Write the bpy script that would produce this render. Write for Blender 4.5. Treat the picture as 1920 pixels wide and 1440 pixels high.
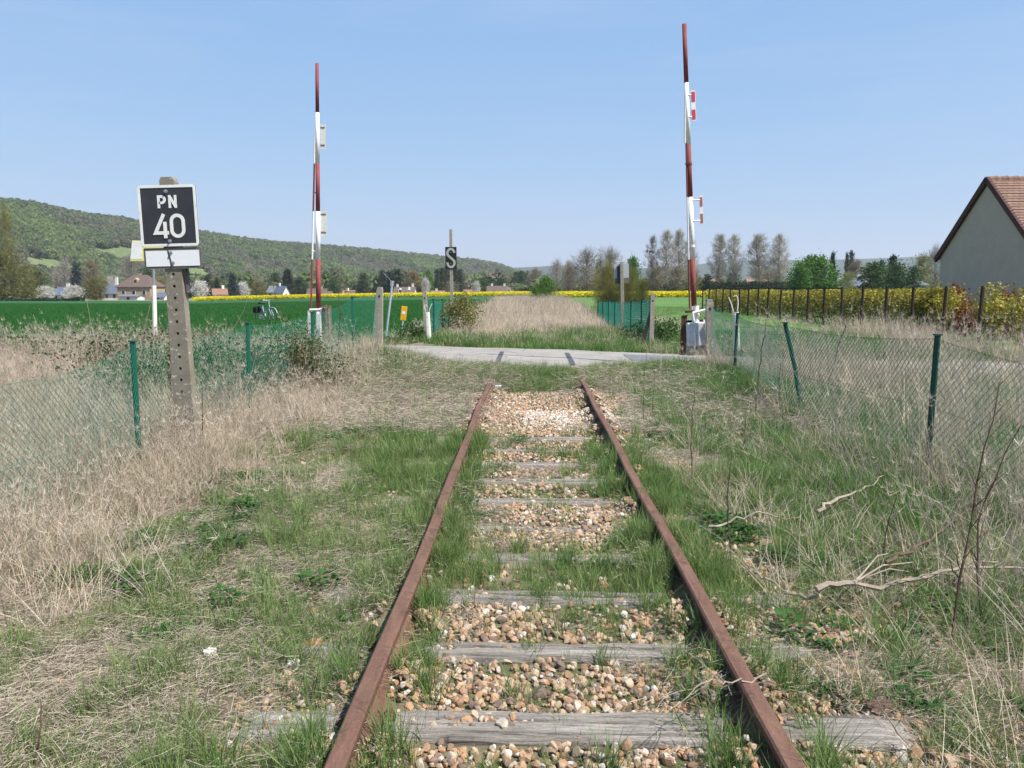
import bpy, math, random
import numpy as np
from mathutils import Vector, Matrix, Euler

for o in list(bpy.data.objects):
    bpy.data.objects.remove(o)
SC = bpy.context.scene
COL = SC.collection
R = math.radians
rng = np.random.default_rng(7)
random.seed(7)

# ------------------------------------------------------------------ camera, sky, sun, exposure
F = 1500.0                      # focal length in photo pixels (1920 wide)
CAM = np.array([-0.12, 0.0, 1.553])
PITCH, YAW = math.atan(186 / F), math.atan(32 / F)
cd = bpy.data.cameras.new('camera')
cam = bpy.data.objects.new('camera', cd); COL.objects.link(cam)
cam.location = CAM
cam.rotation_euler = (R(90) - PITCH, 0, YAW)
cd.sensor_width = 36; cd.lens = F / 1920 * 36
cd.clip_start = 0.05; cd.clip_end = 20000
SC.camera = cam

SUN_AZ, SUN_EL = 28.0, 56.0     # degrees: towards the camera from the +x axis, height
w = bpy.data.worlds.new('World'); SC.world = w; w.use_nodes = True
nt = w.node_tree
bgn = nt.nodes['Background']; bgn.inputs[1].default_value = 0.10
sky = nt.nodes.new('ShaderNodeTexSky'); sky.sky_type = 'NISHITA'; sky.sun_disc = False
sky.sun_elevation = R(SUN_EL); sky.sun_rotation = R(90 + SUN_AZ)
sky.air_density = 1.2; sky.dust_density = .35; sky.ozone_density = 4.5
tcw = nt.nodes.new('ShaderNodeTexCoord'); mpw = nt.nodes.new('ShaderNodeMapping'); mpw.inputs['Scale'].default_value = (1.2, 1.2, 9); mpw.inputs['Rotation'].default_value = (.12, .28, .3)
nzw = nt.nodes.new('ShaderNodeTexNoise'); nzw.inputs['Scale'].default_value = 2.2; nzw.inputs['Detail'].default_value = 7; nzw.inputs['Roughness'].default_value = .62; nzw.inputs['Distortion'].default_value = .8
rpw = nt.nodes.new('ShaderNodeValToRGB'); rpw.color_ramp.elements[0].position = .48; rpw.color_ramp.elements[1].position = .80; rpw.color_ramp.elements[0].color = (0, 0, 0, 1); rpw.color_ramp.elements[1].color = (.16, .16, .16, 1)
mxw = nt.nodes.new('ShaderNodeMix'); mxw.data_type = 'RGBA'; mxw.inputs[7].default_value = (6.2, 7.0, 8.0, 1)      # thin cirrus
nt.links.new(tcw.outputs['Generated'], mpw.inputs[0]); nt.links.new(mpw.outputs[0], nzw.inputs['Vector']); nt.links.new(nzw.outputs[0], rpw.inputs[0]); nt.links.new(rpw.outputs[0], mxw.inputs[0])
nt.links.new(sky.outputs[0], mxw.inputs[6]); # the camera's soft response to the bright sky: each channel is compressed by a power
spw = nt.nodes.new('ShaderNodeSeparateColor'); cbw = nt.nodes.new('ShaderNodeCombineColor'); nt.links.new(mxw.outputs[2], spw.inputs[0])
for ch, (g_, a_) in enumerate(((.52, 1.20), (.36, 1.84), (.20, 3.25))):
    pw = nt.nodes.new('ShaderNodeMath'); pw.operation = 'POWER'; pw.inputs[1].default_value = g_
    ml = nt.nodes.new('ShaderNodeMath'); ml.operation = 'MULTIPLY'; ml.inputs[1].default_value = a_
    nt.links.new(spw.outputs[ch], pw.inputs[0]); nt.links.new(pw.outputs[0], ml.inputs[0]); nt.links.new(ml.outputs[0], cbw.inputs[ch])
nt.links.new(cbw.outputs[0], bgn.inputs[0])
sl = bpy.data.lights.new('sun', 'SUN'); sl.energy = 4.4; sl.angle = R(0.53); sl.color = (1.0, 0.955, 0.89)
sun = bpy.data.objects.new('sun', sl); COL.objects.link(sun)
sd = Vector((math.cos(R(SUN_AZ)) * math.cos(R(SUN_EL)), -math.sin(R(SUN_AZ)) * math.cos(R(SUN_EL)), math.sin(R(SUN_EL))))
sun.rotation_euler = sd.to_track_quat('Z', 'Y').to_euler()
sun.location = (20, -10, 40)
SC.view_settings.view_transform = 'Standard'; SC.view_settings.look = 'None'
SC.view_settings.gamma = 1.0; SC.view_settings.exposure = 0.92
SC.render.engine = 'CYCLES'
SC.cycles.max_bounces = 5; SC.cycles.diffuse_bounces = 2; SC.cycles.glossy_bounces = 2
SC.cycles.transmission_bounces = 4; SC.cycles.volume_bounces = 0; SC.cycles.transparent_max_bounces = 6
SC.cycles.caustics_reflective = False; SC.cycles.caustics_refractive = False

RM = np.array(cam.rotation_euler.to_matrix())
def ray(px, py):
    v = RM @ np.array([(px - 960) / F, (720 - py) / F, -1.0])
    return v
def P(px, py, d):
    """the point that the photo shows at pixel px,py when it stands d metres ahead"""
    v = ray(px, py); return CAM + v * (d / v[1])
def XA(px, d):
    return P(px, 534, d)[0]

# ------------------------------------------------------------------ noise
def _h(ix, iy, s):
    n = (ix * 374761393 + iy * 668265263 + s * 1442695041) & 0x7fffffff
    n = ((n ^ (n >> 13)) * 1274126177) & 0x7fffffff
    return ((n ^ (n >> 16)) & 0xffff) / 65535.0
def vnoise(x, y, s=0):
    x = np.asarray(x, float); y = np.asarray(y, float)
    ix = np.floor(x).astype(np.int64); iy = np.floor(y).astype(np.int64)
    fx = x - ix; fy = y - iy
    fx = fx * fx * (3 - 2 * fx); fy = fy * fy * (3 - 2 * fy)
    a = _h(ix, iy, s); b = _h(ix + 1, iy, s); c = _h(ix, iy + 1, s); d = _h(ix + 1, iy + 1, s)
    return a + (b - a) * fx + (c - a) * fy + (a - b - c + d) * fx * fy
def fbm(x, y, s=0, o=3):
    t = 0; a = .5; q = 0
    for i in range(o):
        t = t + a * vnoise(np.asarray(x) * 2 ** i, np.asarray(y) * 2 ** i, s + i * 17); q += a; a *= .5
    return t / q
def sstep(a, b, x):
    t = np.clip((np.asarray(x, float) - a) / (b - a), 0, 1); return t * t * (3 - 2 * t)
def gau(x, c, s): return np.exp(-((np.asarray(x) - c) / s) ** 2)

# ------------------------------------------------------------------ terrain heights
ROAD = np.array([(90, 9.0), (30, 14.0), (12, 16.2), (5, 17.1), (1, 17.5), (-2, 18.4), (-4.6, 20.4), (-8, 21.8), (-14, 22.4), (-30, 22.4), (-60, 21.5), (-110, 20)], float)
RW = 2.25
def road_d(x, y):
    x = np.asarray(x, float); y = np.asarray(y, float)
    best = np.full(np.broadcast(x, y).shape, 1e9)
    for (ax, ay), (bx, by) in zip(ROAD[:-1], ROAD[1:]):
        L2 = (bx - ax) ** 2 + (by - ay) ** 2
        t = np.clip(((x - ax) * (bx - ax) + (y - ay) * (by - ay)) / L2, 0, 1)
        best = np.minimum(best, np.hypot(x - ax - t * (bx - ax), y - ay - t * (by - ay)))
    return best
def base_z(x, y):
    x = np.asarray(x, float); y = np.asarray(y, float)
    r = x / np.maximum(y, 20.)
    sl_ = np.interp(r, [-.6, -.42, -.25, .05, 1], [.014, .014, .0095, .005, .005])
    return -.2 - sl_ * np.maximum(0, y - 30)
def road_z(x, y):
    return base_z(x, y) + .185 * np.exp(-(np.asarray(x) / 5.) ** 2) + .015 * gau(np.abs(x), .75, .5)
def terrain(x, y):
    x = np.asarray(x, float); y = np.asarray(y, float)
    z = base_z(x, y)
    n = fbm(x * .9, y * .9, 3) - .5
    near = 1 - sstep(25, 60, y)
    z = z + n * .09 * near + (fbm(x * 4, y * 4, 9, 2) - .5) * .03 * near
    bed = (1 - sstep(1.25, 2.0, np.abs(x))) * (1 - sstep(13.6, 14.4, y))
    z = z * (1 - bed) + bed * (-.175 + (fbm(x * 3, y * 3, 5) - .5) * .05 + .085 * (gau(np.abs(x), .655, .08) + gau(np.abs(x), .86, .08)) * sstep(.10, .2, np.abs((y - 2.93 + .3275) % .655 - .3275)))
    cover = (1 - sstep(2.2, 3.5, np.abs(x))) * sstep(12.8, 13.9, y) * (1 - sstep(15.6, 16.2, y))
    z = z + cover * (.17 - .05)
    z = z + .30 * gau(x, 2.9, .9) * gau(y, 12.3, 2.4) + .36 * gau(x, -3.3, 1.0) * gau(y, 16.0, 2.0)
    old = (1 - sstep(2.2, 4.2, np.abs(x))) * sstep(20.5, 23, y) * (1 - sstep(90, 130, y))
    z = z + old * .14
    rd = road_d(x, y)
    k = 1 - sstep(RW - .1, RW + .55, rd)
    return z * (1 - k) + k * (road_z(x, y) - .045)
def G(px, py, dz=0.0):
    """the point of the ground under a pixel"""
    v = ray(px, py); z = -.2
    for _ in range(8):
        p = CAM + v * ((z + dz - CAM[2]) / v[2]); z = float(terrain(p[0], p[1]))
    return np.array([p[0], p[1], z])

# ------------------------------------------------------------------ object helpers
def link(o, parent=None):
    COL.objects.link(o)
    if parent: o.parent = parent
    return o
def tag(o, label=None, cat=None, group=None, kind=None):
    if label: o['label'] = label
    if cat: o['category'] = cat
    if group: o['group'] = group
    if kind: o['kind'] = kind
    return o
def thing(name, label, cat, loc=(0, 0, 0), rot=(0, 0, 0), group=None):
    o = bpy.data.objects.new(name, None); COL.objects.link(o)
    o.empty_display_size = .2
    o.location = [float(c) for c in loc]; o.rotation_euler = rot
    return tag(o, label, cat, group)
class MB:
    """collects shapes into one mesh"""
    def __init__(s): s.v = []; s.f = []; s.n = 0; s.a = []
    def add(s, v, f, a=None):
        v = np.asarray(v, float).reshape(-1, 3)
        s.v.append(v); s.f += [tuple(int(i) + s.n for i in q) for q in f]; s.n += len(v)
        s.a.append(np.full(len(v), .5) if a is None else np.broadcast_to(np.asarray(a, float), (len(v),)))
        return s
    def box(s, c, d, rot=None, taper=1.0):
        c = np.asarray(c, float); d = np.asarray(d, float) / 2
        v = np.array([(i, j, k) for k in (-1, 1) for j in (-1, 1) for i in (-1, 1)], float)
        v = v * d; v[4:, :2] *= taper
        if rot is not None: v = v @ np.array(Euler(rot).to_matrix()).T
        return s.add(v + c, [(0, 2, 3, 1), (4, 5, 7, 6), (0, 1, 5, 4), (2, 6, 7, 3), (0, 4, 6, 2), (1, 3, 7, 5)])
    def tube(s, pts, rad, k=6, a=None, cap=True):
        pts = np.asarray(pts, float); n = len(pts)
        rad = np.broadcast_to(np.asarray(rad, float), (n,))
        t = np.gradient(pts, axis=0); t /= np.linalg.norm(t, axis=1)[:, None] + 1e-12
        up = np.array([0, 0, 1.]) if abs(t[0][2]) < .9 else np.array([1., 0, 0])
        u = np.cross(t, up); u /= np.linalg.norm(u, axis=1)[:, None] + 1e-12
        w_ = np.cross(t, u)
        an = np.arange(k) * 2 * math.pi / k
        v = pts[:, None] + rad[:, None, None] * (np.cos(an)[None, :, None] * u[:, None] + np.sin(an)[None, :, None] * w_[:, None])
        f = []
        for i in range(n - 1):
            for j in range(k):
                j2 = (j + 1) % k
                f.append((i * k + j, i * k + j2, (i + 1) * k + j2, (i + 1) * k + j))
        if cap: f += [tuple(range(k))[::-1], tuple((n - 1) * k + j for j in range(k))]
        return s.add(v, f, a)
    def prism(s, poly, z0, z1, M=None):
        """polygon in x,z extruded along y"""
        n = len(poly); v = [(x, z0, z) for x, z in poly] + [(x, z1, z) for x, z in poly]
        v = np.array(v, float)
        if M is not None: v = v @ np.array(M)[:3, :3].T + np.array(M)[:3, 3]
        f = [tuple(range(n)), tuple(range(2 * n - 1, n - 1, -1))] + [(i, i + n, (i + 1) % n + n, (i + 1) % n) for i in range(n)]
        return s.add(v, f)
    def mesh(s, name, smooth=False):
        me = bpy.data.meshes.new(name)
        V = np.concatenate(s.v) if s.v else np.zeros((0, 3))
        me.from_pydata(V.tolist(), [], s.f)
        at = me.attributes.new('v', 'FLOAT', 'POINT'); at.data.foreach_set('value', np.concatenate(s.a).astype(np.float32))
        if smooth: me.polygons.foreach_set('use_smooth', [True] * len(me.polygons))
        me.update(); return me
    def build(s, name, mat, parent=None, smooth=False, bevel=0, fixn=True):
        me = s.mesh(name, smooth); me.materials.append(mat)
        if fixn and len(me.polygons) < 60000:
            import bmesh
            b = bmesh.new(); b.from_mesh(me); bmesh.ops.recalc_face_normals(b, faces=b.faces); b.to_mesh(me); b.free()
        o = link(bpy.data.objects.new(name, me), parent)
        if bevel:
            m = o.modifiers.new('bevel', 'BEVEL'); m.width = bevel; m.segments = 2; m.limit_method = 'ANGLE'
        return o
def quads_mesh(name, Q, val=None, mat=None):
    """Q: (n,k,3) quads or triangles, val: one number per face"""
    n, k = Q.shape[:2]
    me = bpy.data.meshes.new(name)
    me.vertices.add(n * k); me.vertices.foreach_set('co', Q.reshape(-1).astype(np.float32))
    me.loops.add(n * k); me.loops.foreach_set('vertex_index', np.arange(n * k, dtype=np.int32))
    me.polygons.add(n); me.polygons.foreach_set('loop_start', np.arange(0, n * k, k, dtype=np.int32))
    at = me.attributes.new('v', 'FLOAT', 'POINT')
    v = np.full(n, .5) if val is None else val
    at.data.foreach_set('value', np.repeat(v, k).astype(np.float32))
    if mat: me.materials.append(mat)
    me.update(calc_edges=True); return me
def copy_tree(o, parent=None):
    c = o.copy(); COL.objects.link(c); c.parent = parent
    for ch in list(o.children): copy_tree(ch, c)
    return c

# ------------------------------------------------------------------ materials
def lin(r, g, b):
    f = lambda u: ((u / 255 + .055) / 1.055) ** 2.4 if u > 10 else u / 255 / 12.92
    return (f(r), f(g), f(b), 1)
def c4(c): return (c[0], c[1], c[2], 1)
class NT:
    def __init__(s, name):
        s.m = bpy.data.materials.new(name); s.m.use_nodes = True; s.t = s.m.node_tree
        s.b = s.t.nodes['Principled BSDF']; s.out = s.t.nodes['Material Output']
        s.b.inputs['Specular IOR Level'].default_value = .25
    def n(s, ty, **kw):
        x = s.t.nodes.new('ShaderNode' + ty)
        for k, v in kw.items(): setattr(x, k, v)
        return x
    def l(s, a, b): s.t.links.new(a, b)
    def coord(s, kind='Object', scale=(1, 1, 1), rot=(0, 0, 0)):
        c = s.n('TexCoord'); mp = s.n('Mapping'); mp.inputs['Scale'].default_value = scale; mp.inputs['Rotation'].default_value = rot
        s.l(c.outputs[kind], mp.inputs[0]); return mp.outputs[0]
    def noise(s, vec, scale, detail=4, rough=.6, dist=0):
        x = s.n('TexNoise'); x.inputs['Scale'].default_value = scale; x.inputs['Detail'].default_value = detail
        x.inputs['Roughness'].default_value = rough; x.inputs['Distortion'].default_value = dist
        s.l(vec, x.inputs['Vector']); return x.outputs[0]
    def ramp(s, fac, stops, inter='LINEAR'):
        x = s.n('ValToRGB'); e = x.color_ramp; e.interpolation = inter
        while len(e.elements) < len(stops): e.elements.new(.5)
        for el, (p, c) in zip(e.elements, stops): el.position = p; el.color = c4(c)
        s.l(fac, x.inputs[0]); return x.outputs[0]
    def mix(s, fac, a, b, mode='MIX'):
        x = s.n('Mix', data_type='RGBA', blend_type=mode)
        for sock, v in ((x.inputs[0], fac), (x.inputs[6], a), (x.inputs[7], b)):
            if hasattr(v, 'links'): s.l(v, sock)
            elif sock is x.inputs[0]: sock.default_value = v
            else: sock.default_value = c4(v)
        return x.outputs[2]
    def math(s, op, a, b=0, clamp=False):
        x = s.n('Math', operation=op, use_clamp=clamp)
        for sock, v in ((x.inputs[0], a), (x.inputs[1], b)):
            if hasattr(v, 'links'): s.l(v, sock)
            else: sock.default_value = v
        return x.outputs[0]
    def bump(s, h, strength=.3, dist=.02):
        x = s.n('Bump'); x.inputs['Strength'].default_value = strength; x.inputs['Distance'].default_value = dist
        s.l(h, x.inputs['Height']); s.l(x.outputs[0], s.b.inputs['Normal'])
    def done(s, col, rough=.8, metal=0):
        if hasattr(col, 'links'): s.l(col, s.b.inputs['Base Color'])
        else: s.b.inputs['Base Color'].default_value = c4(col)
        if hasattr(rough, 'links'): s.l(rough, s.b.inputs['Roughness'])
        else: s.b.inputs['Roughness'].default_value = rough
        s.b.inputs['Metallic'].default_value = metal
        return s.m
def mat_plain(name, c1, c2, scale=6, rough=.8, bump=.25, dist=.01, stretch=(1, 1, 1), c3=None, metal=0):
    a = NT(name); v = a.coord('Object', stretch)
    n1 = a.noise(v, scale, 5, .65); n2 = a.noise(v, scale * 5.3, 4, .7)
    col = a.ramp(n1, [(.3, c1), (.7, c2)])
    if c3: col = a.mix(a.ramp(n2, [(.56, (0, 0, 0)), (.68, (1, 1, 1))]), col, c3)
    else: col = a.mix(a.math('MULTIPLY', n2, .35), col, tuple(x * .6 for x in c1[:3]))
    a.bump(n2, bump, dist)
    return a.done(col, rough, metal)
def mat_leaf(name, stops, inst=True, transl=.35, rough=.55, instw=.55):
    """leaf/blade material: each leaf takes a colour of its own from its kind's range"""
    a = NT(name)
    g = a.n('Attribute', attribute_name='v')
    if inst:
        t = a.n('Attribute', attribute_name='tint', attribute_type='INSTANCER').outputs['Fac']
    else:
        t = a.n('ObjectInfo').outputs['Random']
    f = a.math('ADD', a.math('MULTIPLY', g.outputs['Fac'], 1 - instw), a.math('MULTIPLY', t, instw))
    col = a.ramp(f, stops)
    a.done(col, rough); a.b.inputs['Specular IOR Level'].default_value = .2
    tr = a.n('BsdfTranslucent'); a.l(col, tr.inputs[0])
    mx = a.n('MixShader'); mx.inputs[0].default_value = transl
    a.l(a.b.outputs[0], mx.inputs[1]); a.l(tr.outputs[0], mx.inputs[2]); a.l(mx.outputs[0], a.out.inputs[0])
    return a.m

M = {}
def ground_mat():
    a = NT('verge ground'); v = a.coord('Object')
    big = a.noise(v, .55, 5, .6); mid = a.noise(v, 4, 6, .7); fine = a.noise(v, 38, 5, .75); fi2 = a.noise(v, 150, 3, .7)
    soil = a.ramp(fine, [(.3, (.09, .066, .042)), (.7, (.24, .185, .125))])
    thatch = a.ramp(fi2, [(.3, (.20, .155, .095)), (.7, (.46, .375, .26))])
    moss = a.ramp(fine, [(.3, (.035, .06, .014)), (.7, (.10, .145, .035))])
    col = a.mix(a.ramp(mid, [(.40, (0, 0, 0)), (.62, (1, 1, 1))]), soil, thatch)
    col = a.mix(a.ramp(a.math('ADD', big, a.math('MULTIPLY', mid, .4)), [(.62, (0, 0, 0)), (.80, (.75, .75, .75))]), col, moss)
    a.bump(a.math('ADD', fine, a.math('MULTIPLY', fi2, .5)), .9, .025)
    return a.done(col, .95)
M['ground'] = ground_mat()
def field_mat(name, c1, c2, rows=True):
    a = NT(name); v = a.coord('Object')
    n1 = a.noise(v, .03, 4, .6); n2 = a.noise(a.coord('Object', (1, .25, 1)), 3, 5, .7)
    col = a.ramp(a.math('ADD', a.math('MULTIPLY', n1, .6), a.math('MULTIPLY', n2, .4)), [(.35, c1), (.65, c2)])
    a.bump(n2, .8, .12)
    return a.done(col, .9)
M['wheat'] = field_mat('young wheat', (.014, .070, .014), (.022, .098, .020))
M['meadow'] = field_mat('meadow grass', (.06, .13, .025), (.11, .20, .045))
M['rape'] = mat_leaf('rape flowers', [(0, (.16, .26, .02)), (.35, (.55, .50, .02)), (1, (.80, .68, .02))], True, .3)
def road_mat():
    a = NT('worn asphalt'); v = a.coord('Object')
    n1 = a.noise(v, .9, 5, .65); n2 = a.noise(v, 60, 3, .8); n3 = a.noise(a.coord('Object', (.35, 1.6, 1)), 1.6, 4, .6)
    col = a.ramp(n1, [(.3, (.25, .228, .20)), (.7, (.36, .33, .29))])
    col = a.mix(a.math('MULTIPLY', n2, .5), col, (.17, .158, .14))
    col = a.mix(a.ramp(n3, [(.55, (0, 0, 0)), (.70, (.6, .6, .6))]), col, (.17, .165, .16))
    vc = a.n('TexVoronoi', feature='DISTANCE_TO_EDGE'); vc.inputs['Scale'].default_value = .9; a.l(a.coord('Object'), vc.inputs['Vector'])
    wob = a.noise(v, 3, 4, .6); cr = a.math('ADD', vc.outputs['Distance'], a.math('MULTIPLY', a.math('SUBTRACT', wob, .5), .12))
    col = a.mix(a.ramp(cr, [(.0, (.7, .7, .7)), (.012, (0, 0, 0))]), col, (.08, .078, .075))
    grit = a.noise(v, 7, 6, .8); col = a.mix(a.ramp(grit, [(.60, (0, 0, 0)), (.70, (.5, .5, .5))]), col, (.40, .37, .32))
    a.bump(n2, .5, .008)
    return a.done(col, .9)
M['road'] = road_mat()
M['patch'] = mat_plain('repair asphalt', (.12, .125, .135), (.19, .195, .205), 9, .9, .3, .004)
M['tar'] = mat_plain('tar seam', (.05, .052, .06), (.10, .10, .11), 9, .8, .3, .004)
def rust_mat():
    a = NT('rusted steel'); v = a.coord('Object'); n1 = a.noise(a.coord('Object', (6, .9, 6)), 2.2, 6, .7); n2 = a.noise(v, 55, 4, .75); n3 = a.noise(v, 9, 5, .7)
    col = a.ramp(n1, [(.3, (.085, .044, .032)), (.5, (.132, .070, .049)), (.72, (.185, .103, .073))])
    col = a.mix(a.ramp(n3, [(.54, (0, 0, 0)), (.66, (.8, .8, .8))]), col, (.075, .04, .032))
    col = a.mix(a.ramp(n2, [(.55, (0, 0, 0)), (.72, (.6, .6, .6))]), col, (.26, .125, .075))
    a.bump(a.math('ADD', n2, n3), .7, .004); return a.done(col, .85)
M['rust'] = rust_mat()
M['rust_dark'] = mat_plain('dark rust', (.07, .032, .022), (.15, .065, .042), 9, .9, .5, .003)
def wood_mat(name, c1, c2, axis, crack=(.035, .03, .027)):
    a = NT(name); st = [7, 7, 7]; st[axis] = .35
    v = a.coord('Object', st); n = a.noise(v, 3, 6, .75, .3); f = a.noise(v, 14, 4, .8)
    col = a.ramp(n, [(.30, crack), (.44, c1), (.72, c2)])
    col = a.mix(a.math('MULTIPLY', f, .35), col, c1)
    a.bump(a.math('ADD', n, a.math('MULTIPLY', f, .5)), 1.0, .02)
    return a.done(col, .92)
M['sleeper'] = wood_mat('weathered sleeper wood', (.20, .175, .15), (.50, .46, .41), 0, (.02, .016, .013))
M['greywood'] = wood_mat('grey post wood', (.12, .09, .065), (.26, .205, .155), 2)
M['darkwood'] = wood_mat('dark stained wood', (.035, .022, .018), (.085, .055, .042), 2)
M['rottenwood'] = wood_mat('brown broken wood', (.15, .10, .075), (.32, .24, .19), 2)
def stone_mat():
    a = NT('flint ballast'); v = a.coord('Object')
    t = a.n('Attribute', attribute_name='tint', attribute_type='INSTANCER').outputs['Fac']
    col = a.ramp(t, [(0, (.13, .10, .08)), (.16, (.24, .155, .105)), (.32, (.42, .235, .115)), (.48, (.44, .31, .19)), (.64, (.50, .385, .265)), (.82, (.52, .455, .375)), (1, (.66, .63, .58))])
    n = a.noise(v, 25, 5, .7); n2 = a.noise(v, 90, 3, .7)
    col = a.mix(a.ramp(n, [(.5, (0, 0, 0)), (.68, (.75, .75, .75))]), col, (.32, .19, .11))
    col = a.mix(a.math('MULTIPLY', n2, .3), col, (.2, .16, .13))
    a.bump(n, .5, .006)
    return a.done(col, .8)
M['stone'] = stone_mat()
def concrete_mat(name, c1, c2, lich=(.62, .60, .54), moss=(.10, .11, .05)):
    a = NT(name); v = a.coord('Object')
    n1 = a.noise(v, 7, 5, .65); n2 = a.noise(v, 45, 4, .75); n3 = a.noise(v, 22, 3, .6)
    col = a.ramp(n1, [(.3, c1), (.7, c2)])
    col = a.mix(a.ramp(n3, [(.62, (0, 0, 0)), (.68, (.8, .8, .8))]), col, lich)
    col = a.mix(a.ramp(n1, [(.6, (0, 0, 0)), (.8, (.6, .6, .6))]), col, moss)
    col = a.mix(a.math('MULTIPLY', n2, .4), col, tuple(x * .5 for x in c1))
    a.bump(n2, .6, .006)
    return a.done(col, .92)
M['concrete'] = concrete_mat('lichened concrete', (.26, .225, .175), (.40, .36, .295))
M['concrete_brown'] = concrete_mat('brown concrete', (.20, .17, .125), (.31, .275, .215), (.62, .60, .55), (.14, .135, .06))
M['white'] = mat_plain('white paint', (.70, .69, .65), (.80, .79, .76), 5, .55, .1, .002, c3=(.55, .50, .42))
M['white_worn'] = mat_plain('worn white paint', (.62, .61, .57), (.80, .79, .76), 8, .65, .2, .003, c3=(.34, .22, .13))
M['white_dirty'] = mat_plain('dirty white panel', (.55, .55, .48), (.70, .69, .62), 9, .7, .2, .003, c3=(.40, .37, .28))
M['red_old'] = mat_plain('faded red paint', (.185, .035, .038), (.25, .058, .058), 6, .65, .15, .002, c3=(.17, .07, .05))
M['red_rust'] = mat_plain('rusty red paint', (.165, .036, .032), (.225, .065, .055), 6, .75, .2, .002, c3=(.15, .07, .045))
M['red_refl'] = mat_plain('red reflective film', (.60, .055, .08), (.68, .08, .11), 6, .4, .05, .001)
M['red_dull'] = mat_plain('dull red film', (.36, .12, .085), (.42, .16, .12), 8, .6, .1, .001)
M['slate_plate'] = mat_plain('dark enamel', (.035, .036, .040), (.055, .055, .06), 5, .35, .05, .001)
M['black_plate'] = mat_plain('black enamel', (.012, .016, .017), (.025, .03, .031), 5, .5, .05, .001)
M['grey_letter'] = mat_plain('greyed letter paint', (.36, .34, .29), (.46, .44, .38), 12, .7, .1, .001)
M['reflex'] = mat_plain('white reflective plate', (.80, .81, .80), (.84, .84, .83), 5, .3, .02, .001)
M['frame_brown'] = mat_plain('corroded frame', (.12, .105, .095), (.18, .155, .14), 9, .8, .2, .002)
M['steel'] = mat_plain('galvanised steel', (.32, .33, .35), (.45, .46, .48), 12, .45, .1, .001, metal=.6)
M['grey_panel'] = mat_plain('grey sign back', (.36, .38, .42), (.42, .44, .48), 4, .6, .05, .001)
M['box_grey'] = mat_plain('weathered grey box', (.50, .50, .53), (.63, .63, .65), 5, .6, .1, .002, c3=(.40, .37, .34))
M['green_post'] = mat_plain('green coated steel', (.008, .085, .055), (.014, .115, .075), 5, .5, .05, .001)
M['green_post_dark'] = mat_plain('dark green coated steel', (.006, .045, .034), (.010, .062, .046), 5, .5, .05, .001)
M['green_wire'] = mat_plain('green coated wire', (.020, .18, .125), (.034, .235, .16), 5, .5, .05, .001)
M['yellow'] = mat_plain('yellow plastic', (.74, .36, .015), (.80, .42, .02), 5, .5, .05, .001)
M['yellow_pale'] = mat_plain('pale yellow paint', (.72, .68, .16), (.78, .74, .22), 5, .5, .05, .001)
M['cream'] = mat_plain('cream plastic', (.66, .62, .52), (.76, .73, .64), 6, .6, .15, .002, c3=(.45, .40, .30))
M['blue_grey'] = mat_plain('blue grey pole', (.34, .38, .45), (.44, .48, .55), 5, .6, .05, .001)
M['green_wire_dark'] = mat_plain('dark green coated wire', (.012, .13, .085), (.02, .18, .12), 5, .5, .05, .001)
M['bark'] = mat_plain('bark', (.10, .085, .066), (.19, .165, .135), 2, .95, .4, .05)
M['bark_pale'] = mat_plain('pale bark', (.24, .21, .175), (.36, .32, .27), 2, .95, .4, .05)
M['twig'] = mat_plain('brown twig', (.085, .052, .036), (.16, .105, .075), 20, .9, .3, .002)
M['twig_pale'] = mat_plain('bleached branch', (.24, .19, .145), (.40, .33, .26), 14, .9, .5, .003)
M['rubber'] = mat_plain('black rubber', (.015, .015, .016), (.03, .03, .03), 9, .7, .1, .001)
M['silver'] = mat_plain('silver bicycle paint', (.50, .52, .55), (.60, .62, .65), 9, .35, .02, .001, metal=.4)

# ------------------------------------------------------------------ the setting: ground, road, fields
def geo(a, b, n, s0):
    """spacing that starts near s0 and grows"""
    q = np.linspace(0, 1, n + 1)[1:]
    k = math.log((b - a) / (s0 * n)) * 1.35
    return a + (b - a) * (np.exp(k * q) - 1) / (math.exp(k) - 1)
xs = np.concatenate([-geo(7, 3200, 60, .3)[::-1], np.arange(-7, 7.001, .11), geo(7, 3200, 60, .3)])
ys = np.concatenate([[-80, -40, -20, -10, -6, -3, -1.5], np.arange(0, 22.001, .11), geo(22, 6500, 90, .3)])
def sheet(name, xs, ys, zf, mat):
    X, Y = np.meshgrid(xs, ys); Z = zf(X, Y)
    nx, ny = len(xs), len(ys)
    V = np.stack([X, Y, Z], -1).reshape(-1, 3)
    i = np.arange((ny - 1) * (nx - 1)); r, c = i // (nx - 1), i % (nx - 1); a = r * nx + c
    Fq = np.stack([a, a + 1, a + nx + 1, a + nx], -1)
    me = bpy.data.meshes.new(name); me.vertices.add(len(V)); me.vertices.foreach_set('co', V.reshape(-1).astype(np.float32))
    me.loops.add(Fq.size); me.loops.foreach_set('vertex_index', Fq.reshape(-1).astype(np.int32))
    me.polygons.add(len(Fq)); me.polygons.foreach_set('loop_start', np.arange(0, Fq.size, 4, dtype=np.int32))
    me.update(calc_edges=True); me.polygons.foreach_set('use_smooth', [True] * len(Fq)); me.materials.append(mat)
    return link(bpy.data.objects.new(name, me))
tag(sheet('ground', xs, ys, terrain, M['ground']), 'rough verge of soil, moss and dry litter round the track', 'ground', kind='structure')

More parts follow.
